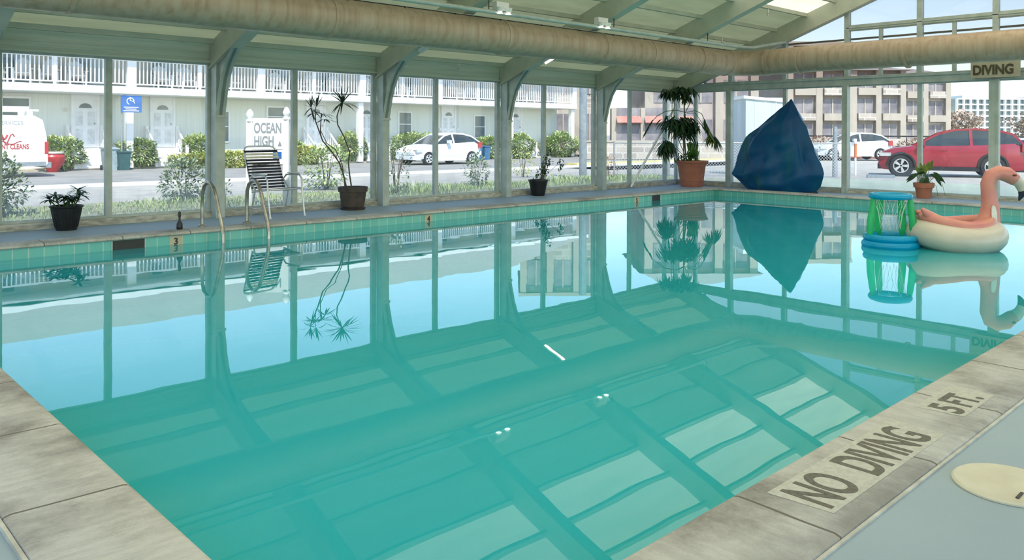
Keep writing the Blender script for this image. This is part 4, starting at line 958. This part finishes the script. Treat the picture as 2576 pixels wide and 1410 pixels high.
tag(grass('grass', .5, 12, 14.3, 16.9, 5200, .22, 'bush', 3), 'sparse short grass along the outside of the long glazed wall', 'grass', kind='stuff')
tag(grass('weeds', 10.5, 22, 14.7, 16.6, 5200, .36, 'bush', 4), 'taller weeds growing outside beyond the second steel column', 'weeds', kind='stuff')

# ---- vehicles
def wheel(parent, x, y, z, R_, W=.2):
    t = MB(); 
    prof = [(R_*.62, -W/2), (R_*.95, -W/2), (R_, -W*.3), (R_, W*.3), (R_*.95, W/2), (R_*.62, W/2)]
    n = 28; secs = []
    for k in range(n):
        a = 2*PI*k/n; secs.append([(x+q*math.cos(a), y+s, z+q*math.sin(a)) for q, s in prof])
    t.loft(secs+[secs[0]], False); w_ = t.build('wheel', 'dark', parent, True)
    b = MB(); n = 10; sg = -1 if y < 0 else 1
    for k in range(5):
        a = 2*PI*k/5
        for da in (-.13, .13): b.bar((x+.03*math.cos(a), y+sg*W*.42, z+.03*math.sin(a)), (x+R_*.64*math.cos(a+da), y+sg*W*.46, z+R_*.64*math.sin(a+da)), .045, .03, (0, 1, 0))
    b.tube([(x+R_*.63*math.cos(2*PI*k/24), y+sg*W*.45, z+R_*.63*math.sin(2*PI*k/24)) for k in range(24)], .022, 6, closed=True)
    b.build('rim', 'alu', w_)
def car(label, cat, loc, rz, L, W, stations, paint, R_, wx, roofz, extras='suv', name='car'):
    """stations: (x, z_bottom, z_belt, z_top, halfwidth_top); x from front (negative) to rear"""
    r = root(name, label, cat, loc, rz)
    hw = W/2; secs = []
    for x, zb, zs, zt, ht in stations:
        e = min(1, .82+.18*min((x-stations[0][0]), (stations[-1][0]-x))/.5)
        h = hw*e
        secs.append([(x, -h*.93, zb), (x, -h, zb+.18), (x, -h, zs-.14), (x, -h*.96, zs), (x, 0, zs+.02), (x, h*.96, zs), (x, h, zs-.14), (x, h, zb+.18), (x, h*.93, zb)])
    body = MB().loft(secs).build('body', paint, r, True)
    cab = [s for s in stations if s[3] > s[2]+.001]
    i0 = stations.index(cab[0]); i1 = stations.index(cab[-1])
    seq = stations[max(0, i0-1):min(len(stations), i1+2)]
    secs = []
    for x, zb, zs, zt, ht in seq:
        zt = max(zt, zs+.01); h = hw*.93
        secs.append([(x, -h, zs-.03), (x, -h*ht-(h-h*ht)*(1 if zt <= zs+.02 else 0), zt), (x, h*ht+(h-h*ht)*(1 if zt <= zs+.02 else 0), zt), (x, h, zs-.03)])
    MB().loft(secs).build('greenhouse', 'carglass', r, False)
    b = MB(); rt_ = [s for s in cab if s[3] > roofz-.12]
    secs = [[(x, -hw*.93*ht-.02, zt-.03), (x, -hw*.93*ht*.9, zt+.02), (x, 0, zt+.04), (x, hw*.93*ht*.9, zt+.02), (x, hw*.93*ht+.02, zt-.03)] for x, zb, zs, zt, ht in rt_]
    b.loft(secs); b.build('roof', paint, r, True)
    for s in (-1, 1):
        b = MB()
        def edge(A, B, w_=.07): b.bar((A[0], s*hw*.93*A[2], A[1]), (B[0], s*hw*.93*B[2], B[1]), w_, .03, (0, 1, 0))
        for q0, q1 in zip(seq, seq[1:]):
            edge((q0[0], max(q0[3], q0[2]), q0[4] if q0[3] > q0[2]+.02 else 1), (q1[0], max(q1[3], q1[2]), q1[4] if q1[3] > q1[2]+.02 else 1))
        for xm in ([(rt_[0][0]+rt_[-1][0])/2-.15]+([rt_[-1][0]-.1] if extras == 'suv' else [])):
            edge((xm, roofz, cab[1][4]), (xm+.03, seq[1][2], 1), .09)
        b.build('pillar', paint, r)
        b = MB()
        for xw in wx: 
            b.tube([(xw+(R_+.06)*math.cos(PI*k/12), s*(hw-.004), R_+(R_+.06)*math.sin(PI*k/12)) for k in range(13)], .045, 6)
        b.box(wx[0]+R_+.03, wx[1]-R_-.03, s*(hw-.03), s*(hw+.005), R_*.62, R_*.62+.13)
        b.build('cladding', 'dark' if extras != 'hatch' else paint, r)
        b = MB()
        for xw in wx: b.lathe([(R_+.05, -.0), (R_+.05, .02)], (0, 0, 0), 3, True) if False else b.prism([(xw+(R_+.04)*math.cos(2*PI*k/20), s*(hw-.015), R_+(R_+.04)*math.sin(2*PI*k/20)) for k in range(20)], (0, s*.017, 0))
        b.build('wheel_well', 'dark', r)
        for xw in wx: wheel(r, xw, s*(hw-.06), R_, R_)
        m = MB().box(seq[1][0]-.05, seq[1][0]+.12, s*(hw+.02), s*(hw+.2), seq[1][2]+.02, seq[1][2]+.17).build('mirror', paint, r)
        x0 = stations[0][0]; x1 = stations[-1][0]
        MB().box(x0+.05, x0+.4, s*(hw-.28), s*(hw-.03), stations[1][2]-.14, stations[1][2]-.02).build('headlight', 'alu', r)
        MB().box(x1-.22, x1-.01, s*(hw-.25), s*(hw-.01), stations[-2][2]-.25, stations[-2][2]+.02).build('tail_light', 'redpot', r)
        MB().box(-.15, .05, s*hw, s*(hw+.02), seq[1][2]-.16, seq[1][2]-.13).build('door_handle', paint, r)
    b = MB(); x1 = stations[-1][0]; b.box(x1-.10, x1+.04, -hw*.85, hw*.85, .42, .60); b.box(stations[0][0]-.03, stations[0][0]+.1, -hw*.8, hw*.8, .25, .42); b.build('bumper', 'dark' if extras == 'suv' else paint, r)
    return r
SUV = [(-2.08, .32, .66, .66, 1), (-1.95, .24, .84, .84, 1), (-1.6, .22, .97, .97, 1), (-1.0, .22, 1.05, 1.05, 1), (-.75, .22, 1.06, 1.16, .90), (-.2, .22, 1.06, 1.48, .80), (.25, .22, 1.07, 1.60, .78), (.9, .22, 1.09, 1.63, .78), (1.5, .22, 1.12, 1.58, .77), (1.95, .24, 1.15, 1.47, .78), (2.25, .28, 1.14, 1.14, 1), (2.42, .36, .95, .95, 1)]
d = Vector((.37, -.929, 0)); ang = math.atan2(d.y, d.x); nn = Vector((-d.y, d.x, 0)); cen = Vector((29.5, 9.73, -.16))+nn*.9
car('red SUV parked outside the end wall', 'car', cen, ang, 4.6, 1.85, SUV, 'red', .37, (-1.37, 1.37), 1.62)
HAT = [(-2.0, .28, .58, .58, 1), (-1.85, .22, .72, .72, 1), (-1.3, .2, .88, .88, 1), (-.95, .2, .93, .93, 1), (-.2, .2, .97, 1.35, .80), (.25, .2, .99, 1.45, .79), (.95, .2, 1.02, 1.42, .78), (1.45, .2, 1.05, 1.32, .76), (1.85, .24, 1.02, 1.02, 1), (1.98, .3, .9, .9, 1)]
car('silver hatchback parked in front of the motel', 'car', (24.0, 30.2, -.18), 0, 4.0, 1.7, HAT, 'silver', .29, (-1.28, 1.28), 1.45, 'hatch')
car('dark blue car behind the red SUV at the right edge', 'car', (37.2, 8.4, -.16), ang+.2, 4.6, 1.8, SUV, 'bluecar', .34, (-1.40, 1.36), 1.62, 'hatch')
car('pale car parked far off behind the blue tarpaulin', 'car', (44.5, 19.6, -.1), RZ, 4.0, 1.7, HAT, 'silver', .30, (-1.28, 1.28), 1.45, 'hatch')
# van
v = root('delivery_van', 'white delivery van with red lettering and roof rack at the left edge', 'van', (4.85, 30.6, -.18))
prof = [(-4.6, .35), (-4.7, .8), (-4.3, 1.15), (-3.6, 1.35), (-2.9, 1.95), (-2.4, 2.02), (2.05, 2.0), (2.3, 1.86), (2.42, 1.3), (2.46, .45), (2.40, .36)]
b = MB(); secs = [[(x, y, z if s else z) for x, z in prof] for y, s in ((-.95, 1), (.95, 1))]
b.prism([(x, -.92, z) for x, z in prof], (0, 1.84, 0)); b.build('body', 'van', v)
MB().prism([(-3.45, -.925, 1.35), (-2.85, -.925, 1.86), (-2.2, -.925, 1.86), (-2.2, -.925, 1.3)], (0, -.01, 0)).build('side_window', 'carglass', v)
for x in (-3.6, 1.2): wheel(v, x, -.86, .33, .33, .22); wheel(v, x, .86, .33, .33, .22)
MB().box(2.36, 2.47, -.93, -.80, .75, 1.15).build('tail_light', 'redpot', v); MB().box(2.38, 2.56, -.9, .9, .30, .48).build('bumper', 'galv', v)
MB().box(-4.5, 2.4, -.93, -.92, .36, .50).build('side_trim', 'galv', v)
b = MB()
for x in (-2.2, -.6, 1.0, 2.0): b.box(x-.03, x+.03, -.85, .85, 2.0, 2.16)
for y in (-.86, .8): b.box(-2.4, 2.2, y, y+.06, 2.14, 2.20)
b.box(-2.4, 2.0, -.5, -.2, 2.2, 2.3); b.build('roof_rack', 'white', v)
text('SERVICES', .17, 'galv', v, (1.05, -.926, 1.70), (PI/2, 0, 0), ext=.002)
text('ONT CLEANS', .22, 'red_text', v, (1.02, -.926, .92), (PI/2, 0, 0), ext=.002, bold=.006, sx=.66)
b = MB(); b.tube([(1.0+.5*k/10, -.925, 1.25+.16*math.sin(k*.9)) for k in range(11)], .02, 5); b.tube([(1.0+.7*k/10, -.925, 1.12+.05*math.sin(k*.8)) for k in range(11)], .014, 5); b.tube([(1.0+.3*k/8, -.925, 1.36+.12*math.sin(k*.8)) for k in range(9)], .03, 5); b.build('emblem', 'red_text', v)

# ---- motel forecourt things
r = root('planter_pot', 'round red glazed planter behind the white van', 'planter', (8.28, 33.0, -.18)); r.scale = (.78, .78, .9)
MB().lathe([(.001, 0), (.22, 0), (.26, .1), (.50, .42), (.52, .62), (.44, .72), (.44, .78), (.36, .78)], n=28, cap=False).build('pot', 'redpot', r, True); MB().lathe([(.47, .76), (.47, .84), (.36, .84)], n=28, cap=False).build('rim', 'cream', r, True)
b = MB(); rosette(b, (.3, 0, .75), 20, .4, .1, 1.0, .3, 5); b.build('foliage', 'leaf_yel', r)
def bin_(loc, mat, label, s=1, name='wheelie_bin'):
    r = root(name, label, 'bin', loc); b = MB()
    b.loft([[(-.24*s, -.24*s, 0), (.24*s, -.24*s, 0), (.24*s, .24*s, 0), (-.24*s, .24*s, 0)], [(-.3*s, -.3*s, .95*s), (.3*s, -.3*s, .95*s), (.3*s, .3*s, .95*s), (-.3*s, .3*s, .95*s)]]); b.build('body', mat, r)
    MB().prism([(-.33*s, -.35*s, .95*s), (-.33*s, .33*s, .97*s), (-.33*s, .33*s, 1.05*s), (-.33*s, -.35*s, 1.0*s)], (.66*s, 0, 0)).build('lid', mat, r)
    for q in (-1, 1): MB().tube([(q*.24*s, .26*s, .1), (q*.30*s, .26*s, .1)], .1, 12).build('wheel', 'dark', r)
    return r
bin_((10.32, 33.3, -.18), 'greybin', 'pale grey-blue wheelie bin behind the left window mullion', .85); bin_((10.72, 33.0, -.18), 'darkbin', 'dark green wheelie bin left of the round bush', .72)
bin_((29.15, 33.4, -.18), 'bluebin', 'left one of two blue recycling bins by the fifth stairs', .75, 'recycling_bin'); bin_((29.75, 33.4, -.18), 'bluebin', 'right one of two blue recycling bins, beside the full bush', .75, 'recycling_bin')
r = root('parking_sign', 'blue parking notice with white marks on a thin pole by the motel', 'sign', (11.05, 32.9, -.12))
MB().tube([(-.42, 0, 0), (-.42, 0, 2.9)], .03, 8).build('pole', 'galv', r)
MB().box(-.47, .30, -.06, -.03, 2.17, 2.82).build('sign_plate', 'bluesign', r)
b = MB(); b.tube([(-.12+.13*math.cos(2*PI*k/16), -.065, 2.60+.13*math.sin(2*PI*k/16)) for k in range(12)], .018, 5); b.tube([(-.14, -.065, 2.76), (-.13, -.065, 2.62), (-.02, -.065, 2.60), (.04, -.065, 2.52)], .018, 5)
for k, (a, c) in enumerate(((-.36, .18), (-.3, .1), (-.38, .2))): b.box(a, c, -.066, -.06, 2.36-k*.07, 2.385-k*.07)
b.build('sign_marks', 'white', r)
# two-post sign
r = root('motel_sign', 'white two-post sign lettered OCEAN HIGH behind the patio chair', 'sign', (7.22, 14.25, -.12), RZ)
for s in (-1, 1):
    p = MB().box(s*.345-.055, s*.345+.055, -.055, .055, 0, 1.62 if s < 0 else 1.66).build('post', 'white', r)
    MB().lathe([(.075, 0), (.075, .03), (.04, .05), (.065, .10), (.07, .14), (.045, .20), (.015, .235), (.001, .24)], (s*.345, 0, 1.62 if s < 0 else 1.66), 14, False).build('finial', 'white', p, True)
MB().box(-.29, .29, -.02, .02, .82, 1.685).build('panel', 'white', r)
MB().box(-.29, .29, -.03, .03, 1.10, 1.13).build('rail', 'white', r)
text('OCEAN', .27, 'galv', r, (-.265, -.022, 1.41), (PI/2, 0, 0), ext=.003, bold=.006, sx=.56); text('HIGH', .27, 'galv', r, (-.265, -.022, 1.16), (PI/2, 0, 0), ext=.003, bold=.006, sx=.58)
MB().prism([(.19, -.022, 1.16), (.26, -.022, 1.16), (.225, -.022, 1.26)], (0, -.004, 0)).build('lettering_mark', 'galv', r)
MB().box(.10, .26, -.035, -.02, .93, 1.05).build('blue_sticker', 'bluesign', r)

# ---- corner yard: chain link fence, shed
r = root('chain_link_fence', 'galvanised chain link fence outside the corner windows', 'fence')
A = Vector((21.2, 17.3, -.13)); B2 = Vector((26.3, 11.6, -.13)); d = B2-A; n = 3
o = MB().quad((0, 0, 0), (d.length, 0, 0), (d.length, 0, 1.1), (0, 0, 1.1)).build('chain_mesh', 'chain', r); o.location = A; o.rotation_euler.z = math.atan2(d.y, d.x)
for k in range(n+1):
    p = A+d*k/n; MB().tube([p, p+Vector((0, 0, 1.16))], .03, 8).build('fence_post', 'galv', r)
MB().tube([A+Vector((0, 0, 1.12)), B2+Vector((0, 0, 1.12))], .024, 8).build('top_rail', 'galv', r)
tag(MB().tube([(19.0, 16.75, -.13), (19.0, 16.75, 3.6)], .12, 12).build('utility_pole', 'galv'), 'thick blue-grey pole outside just left of the last steel column', 'pole')
tag(MB().tube([(21.6, 15.4, -.13), (21.6, 15.4, 2.3)], .055, 10).build('steel_post', 'galv'), 'tall grey steel post outside the corner windows by the chain link fence', 'post')
r = root('utility_shed', 'pale blue-white panelled shed outside behind the blue tarpaulin', 'shed', (25.1, 14.0, -.13), RZ)
MB().box(-.62, .80, 0, 1.6, 0, 2.65).build('wall', 'bluewall', r)
MB().prism([(-.70, -.05, 2.62), (.88, -.05, 2.48), (.88, -.05, 2.56), (-.70, -.05, 2.72)], (0, 1.7, 0)).build('roof', 'white', r)
b = MB()
for x in (-.3, .05, .4): b.box(x-.012, x+.012, -.012, 0, .05, 2.5)
b.build('panel_seam', 'white', r)
# east side posts and bollards
tag(MB().tube([(26.84, 12.34, -.16), (26.84, 12.34, 1.0), (26.84, 12.34, 1.55)], [.09, .08, .07], 12).build('timber_post', 'galv'), 'thick grey post standing in the road just right of the blue tarpaulin', 'post')
r = root('marker_post', 'white marker post with an orange top beyond the end wall', 'post', (28.72, 12.46, -.16)); MB().tube([(0, 0, 0), (0, 0, .62)], .035, 8).build('post', 'white', r); MB().tube([(0, 0, .62), (0, 0, 1.12)], .05, 8).build('top', 'orange', r)
r = tag(MB().box(-.42, .42, -.09, .09, 0, .11).build('wheel_stop', 'galv', loc=(27.4, 11.05, -.16), rz=ang+.2), 'low grey wheel stop in front of the red SUV', 'wheel stop')
for i, (x, y, h, lab) in enumerate(((50.5, 21.5, 1.1, 'flowering shrub beyond the road left of the orange-topped post'), (51.5, 18.8, 1.0, 'flowering shrub beyond the road right of the orange-topped post'), (52.5, 16.4, 1.1, 'shrub beyond the road just left of the red SUV'), (50, 24, 1.2, 'shrub beyond the road behind the thick grey post'))):
    bush((x, y, -.05), 1.3, .9, h, 420, 'treeb' if i % 2 else 'shrub', lab, seed=70+i, L=.22, name='roadside_shrub')
r = root('lot_fence', 'thin dark railing along the far side of the road', 'fence'); b = MB()
b.tube([(54.5, 30, 1.15), (57.5, 13, 1.15)], .05, 6)
for k in range(16): t = k/15; b.tube([(54.5+3*t, 30-17*t, -.02), (54.5+3*t, 30-17*t, 1.15)], .025, 5)
b.build('railing', 'steeldark', r)

# ---- background buildings
def apartment(label, loc, w_, dpt, h, rows, cols, wall, name='apartment_building', hip=None, bal=True, rz=RZ, flat=False):
    r = root(name, label, 'building', loc, rz)
    MB().box(-w_/2, w_/2, 0, dpt, 0, h).build('wall', wall, r)
    fh = h/rows; cw = w_/cols
    for j in range(cols+1):
        x = -w_/2+j*cw; MB().box(x-cw*.11, x+cw*.11, -.35, 0, 0, h).build('pilaster', 'pale_col', r)
    for i in range(rows):
        for j in range(cols):
            x0 = -w_/2+(j+.17)*cw; x1 = -w_/2+(j+.83)*cw; z0 = fh*i+fh*.30; z1 = fh*i+fh*.88
            q = MB().box(x0, x1, -.05, 0, z0, z1).build('window_bay', 'dark_win', r)
            MB().box((x0+x1)/2-.05, (x0+x1)/2+.05, -.09, -.05, z0, z1).build('mullion', 'pale_col', q)
            if bal: MB().box(x0-.05, x1+.05, -.5, 0, fh*i+fh*.02, fh*i+fh*.30).build('balcony', 'brick' if (i+j) % 2 else 'pale_col', r)
    if hip:
        b = MB(); e = .6; z = h; ww = w_/2+e
        b.loft([[(-ww, -e, z), (ww, -e, z), (ww, dpt+e, z), (-ww, dpt+e, z)], [(-ww+hip*1.6, dpt/2-.1, z+hip), (ww-hip*1.6, dpt/2-.1, z+hip), (ww-hip*1.6, dpt/2+.1, z+hip), (-ww+hip*1.6, dpt/2+.1, z+hip)]]); b.build('roof', 'roof', r)
    else: MB().box(-w_/2-.3, w_/2+.3, -.4, dpt+.3, h, h+.3).build('parapet', 'pale_col', r)
    return r
apartment('tall beige apartment block with balconies behind the blue tarpaulin', (57.8, 27.9, .4), 4.3, 8, 7.4, 4, 2, 'beige_wall')
apartment('beige balcony block in the middle of the end-wall view', (61.0, 24.9, .4), 3.6, 8, 5.6, 3, 2, 'beige_wall', hip=.7)
apartment('dark-windowed beige block nearest the tree on the right', (65.5, 23.2, .4), 3.4, 8, 5.4, 3, 2, 'brick', hip=.8)
apartment('stone-faced building with pale pilasters left of the terracotta pot plant', (40.6, 37.6, -.15), 5.4, 8, 9.5, 3, 3, 'brick', 'stone_building', bal=False)
apartment('brick building with pale pilasters behind the terracotta pot plant', (47.6, 31.3, -.15), 7.2, 8, 8.2, 3, 3, 'pinkwall', 'brick_building', hip=1.5, bal=False)
r = root('awning_building', 'low shopfront with faded red awnings beyond the fence', 'building', (40.3, 29.6, -.15), RZ)
MB().box(-2.6, 2.6, 0, 2, 0, 3.0).build('wall', 'dark_win', r)
for x in (-1.7, 0, 1.7): MB().prism([(x-.75, -.5, 2.1), (x-.75, 0, 2.5), (x-.75, 0, 2.4), (x-.75, -.45, 2.05)], (1.5, 0, 0)).build('awning', 'redroof', r)
for x in (-2.6, -.85, .85, 2.6): MB().box(x-.14, x+.14, -.1, 0, 0, 3.0).build('pilaster', 'pale_col', r)
r = root('garden_wall', 'long low beige block wall beyond the chain link fence', 'wall', (38.0, 26.8, -.15), RZ); MB().box(-5, 5, 0, .3, 0, .95).build('wall', 'brick', r); MB().box(-5, 5, -.05, .35, .95, 1.05).build('coping', 'pale_col', r)
# distant grid block
r = root('office_block', 'distant white gridded multi-storey block at the right edge', 'building', (168, 41.5, .5), RZ)
W_ = 26; H_ = 7.2
MB().box(-W_/2, W_/2, .5, 12, 0, H_).build('wall', 'winglass', r)
b = MB()
for k in range(8): b.box(-W_/2, W_/2, 0, .5, k*H_/7-.12, k*H_/7+.12)
for k in range(22): x = -W_/2+k*W_/21; b.box(x-.13, x+.13, -.05, .5, 0, H_)
b.build('white_grid', 'white', r); b = MB(); b.box(-W_/2+2, -W_/2+7, 2, 8, H_, H_+.7); b.box(2, 5, 2, 8, H_, H_+.5); b.build('roof_plant', 'white', r)
def tree(label, loc, h, rx, n, mat, seed, name='bare_tree'):
    r = root(name, label, 'tree', loc); s = MB(); rn = random.Random(seed)
    s.tube([(0, 0, 0), (.1, 0, h*.35), (0, .1, h*.7)], [.22, .15, .06], 8)
    for k in range(9):
        a = rn.uniform(0, 2*PI); z0 = h*rn.uniform(.25, .55); s.tube([(.05, 0, z0), (rx*.5*math.cos(a), rx*.5*math.sin(a), z0+h*.2), (rx*.85*math.cos(a), rx*.85*math.sin(a), h*rn.uniform(.6, .95))], [.08, .05, .015], 5)
    s.build('trunk', 'stem', r, True); b = MB()
    for k in range(n):
        u = rn.uniform(-1, 1); a = rn.uniform(0, 2*PI); q = math.sqrt(1-u*u); rad = rn.uniform(.2, 1)**.5*(1+.2*math.sin(a*3+seed)+.15*math.sin(u*5))
        b.leaf((rx*q*math.cos(a)*rad, rx*q*math.sin(a)*rad, h*.62+h*.38*u*rad), (rn.uniform(-1, 1), rn.uniform(-1, 1), rn.uniform(-.5, 1)), .42, .22, .2, 2)
    b.build('crown', mat, r); return r
tree('yellow-green spring tree right of the beige blocks', (92, 33.8, 0), 5.0, 1.9, 1400, 'treeg', 1, 'leafy_tree')
tree('reddish brown tree in front of the distant gridded block', (80, 25.6, 0), 3.6, 2.4, 1300, 'treeb', 2)
tree('pale brown tree behind the roof of the red SUV', (83, 19.8, 0), 3.2, 2.3, 1100, 'treeb', 3)
tree('small green tree left of the spring tree beside the dark-windowed block', (84, 32.2, 0), 3.4, 1.6, 700, 'treeg', 6, 'leafy_tree')
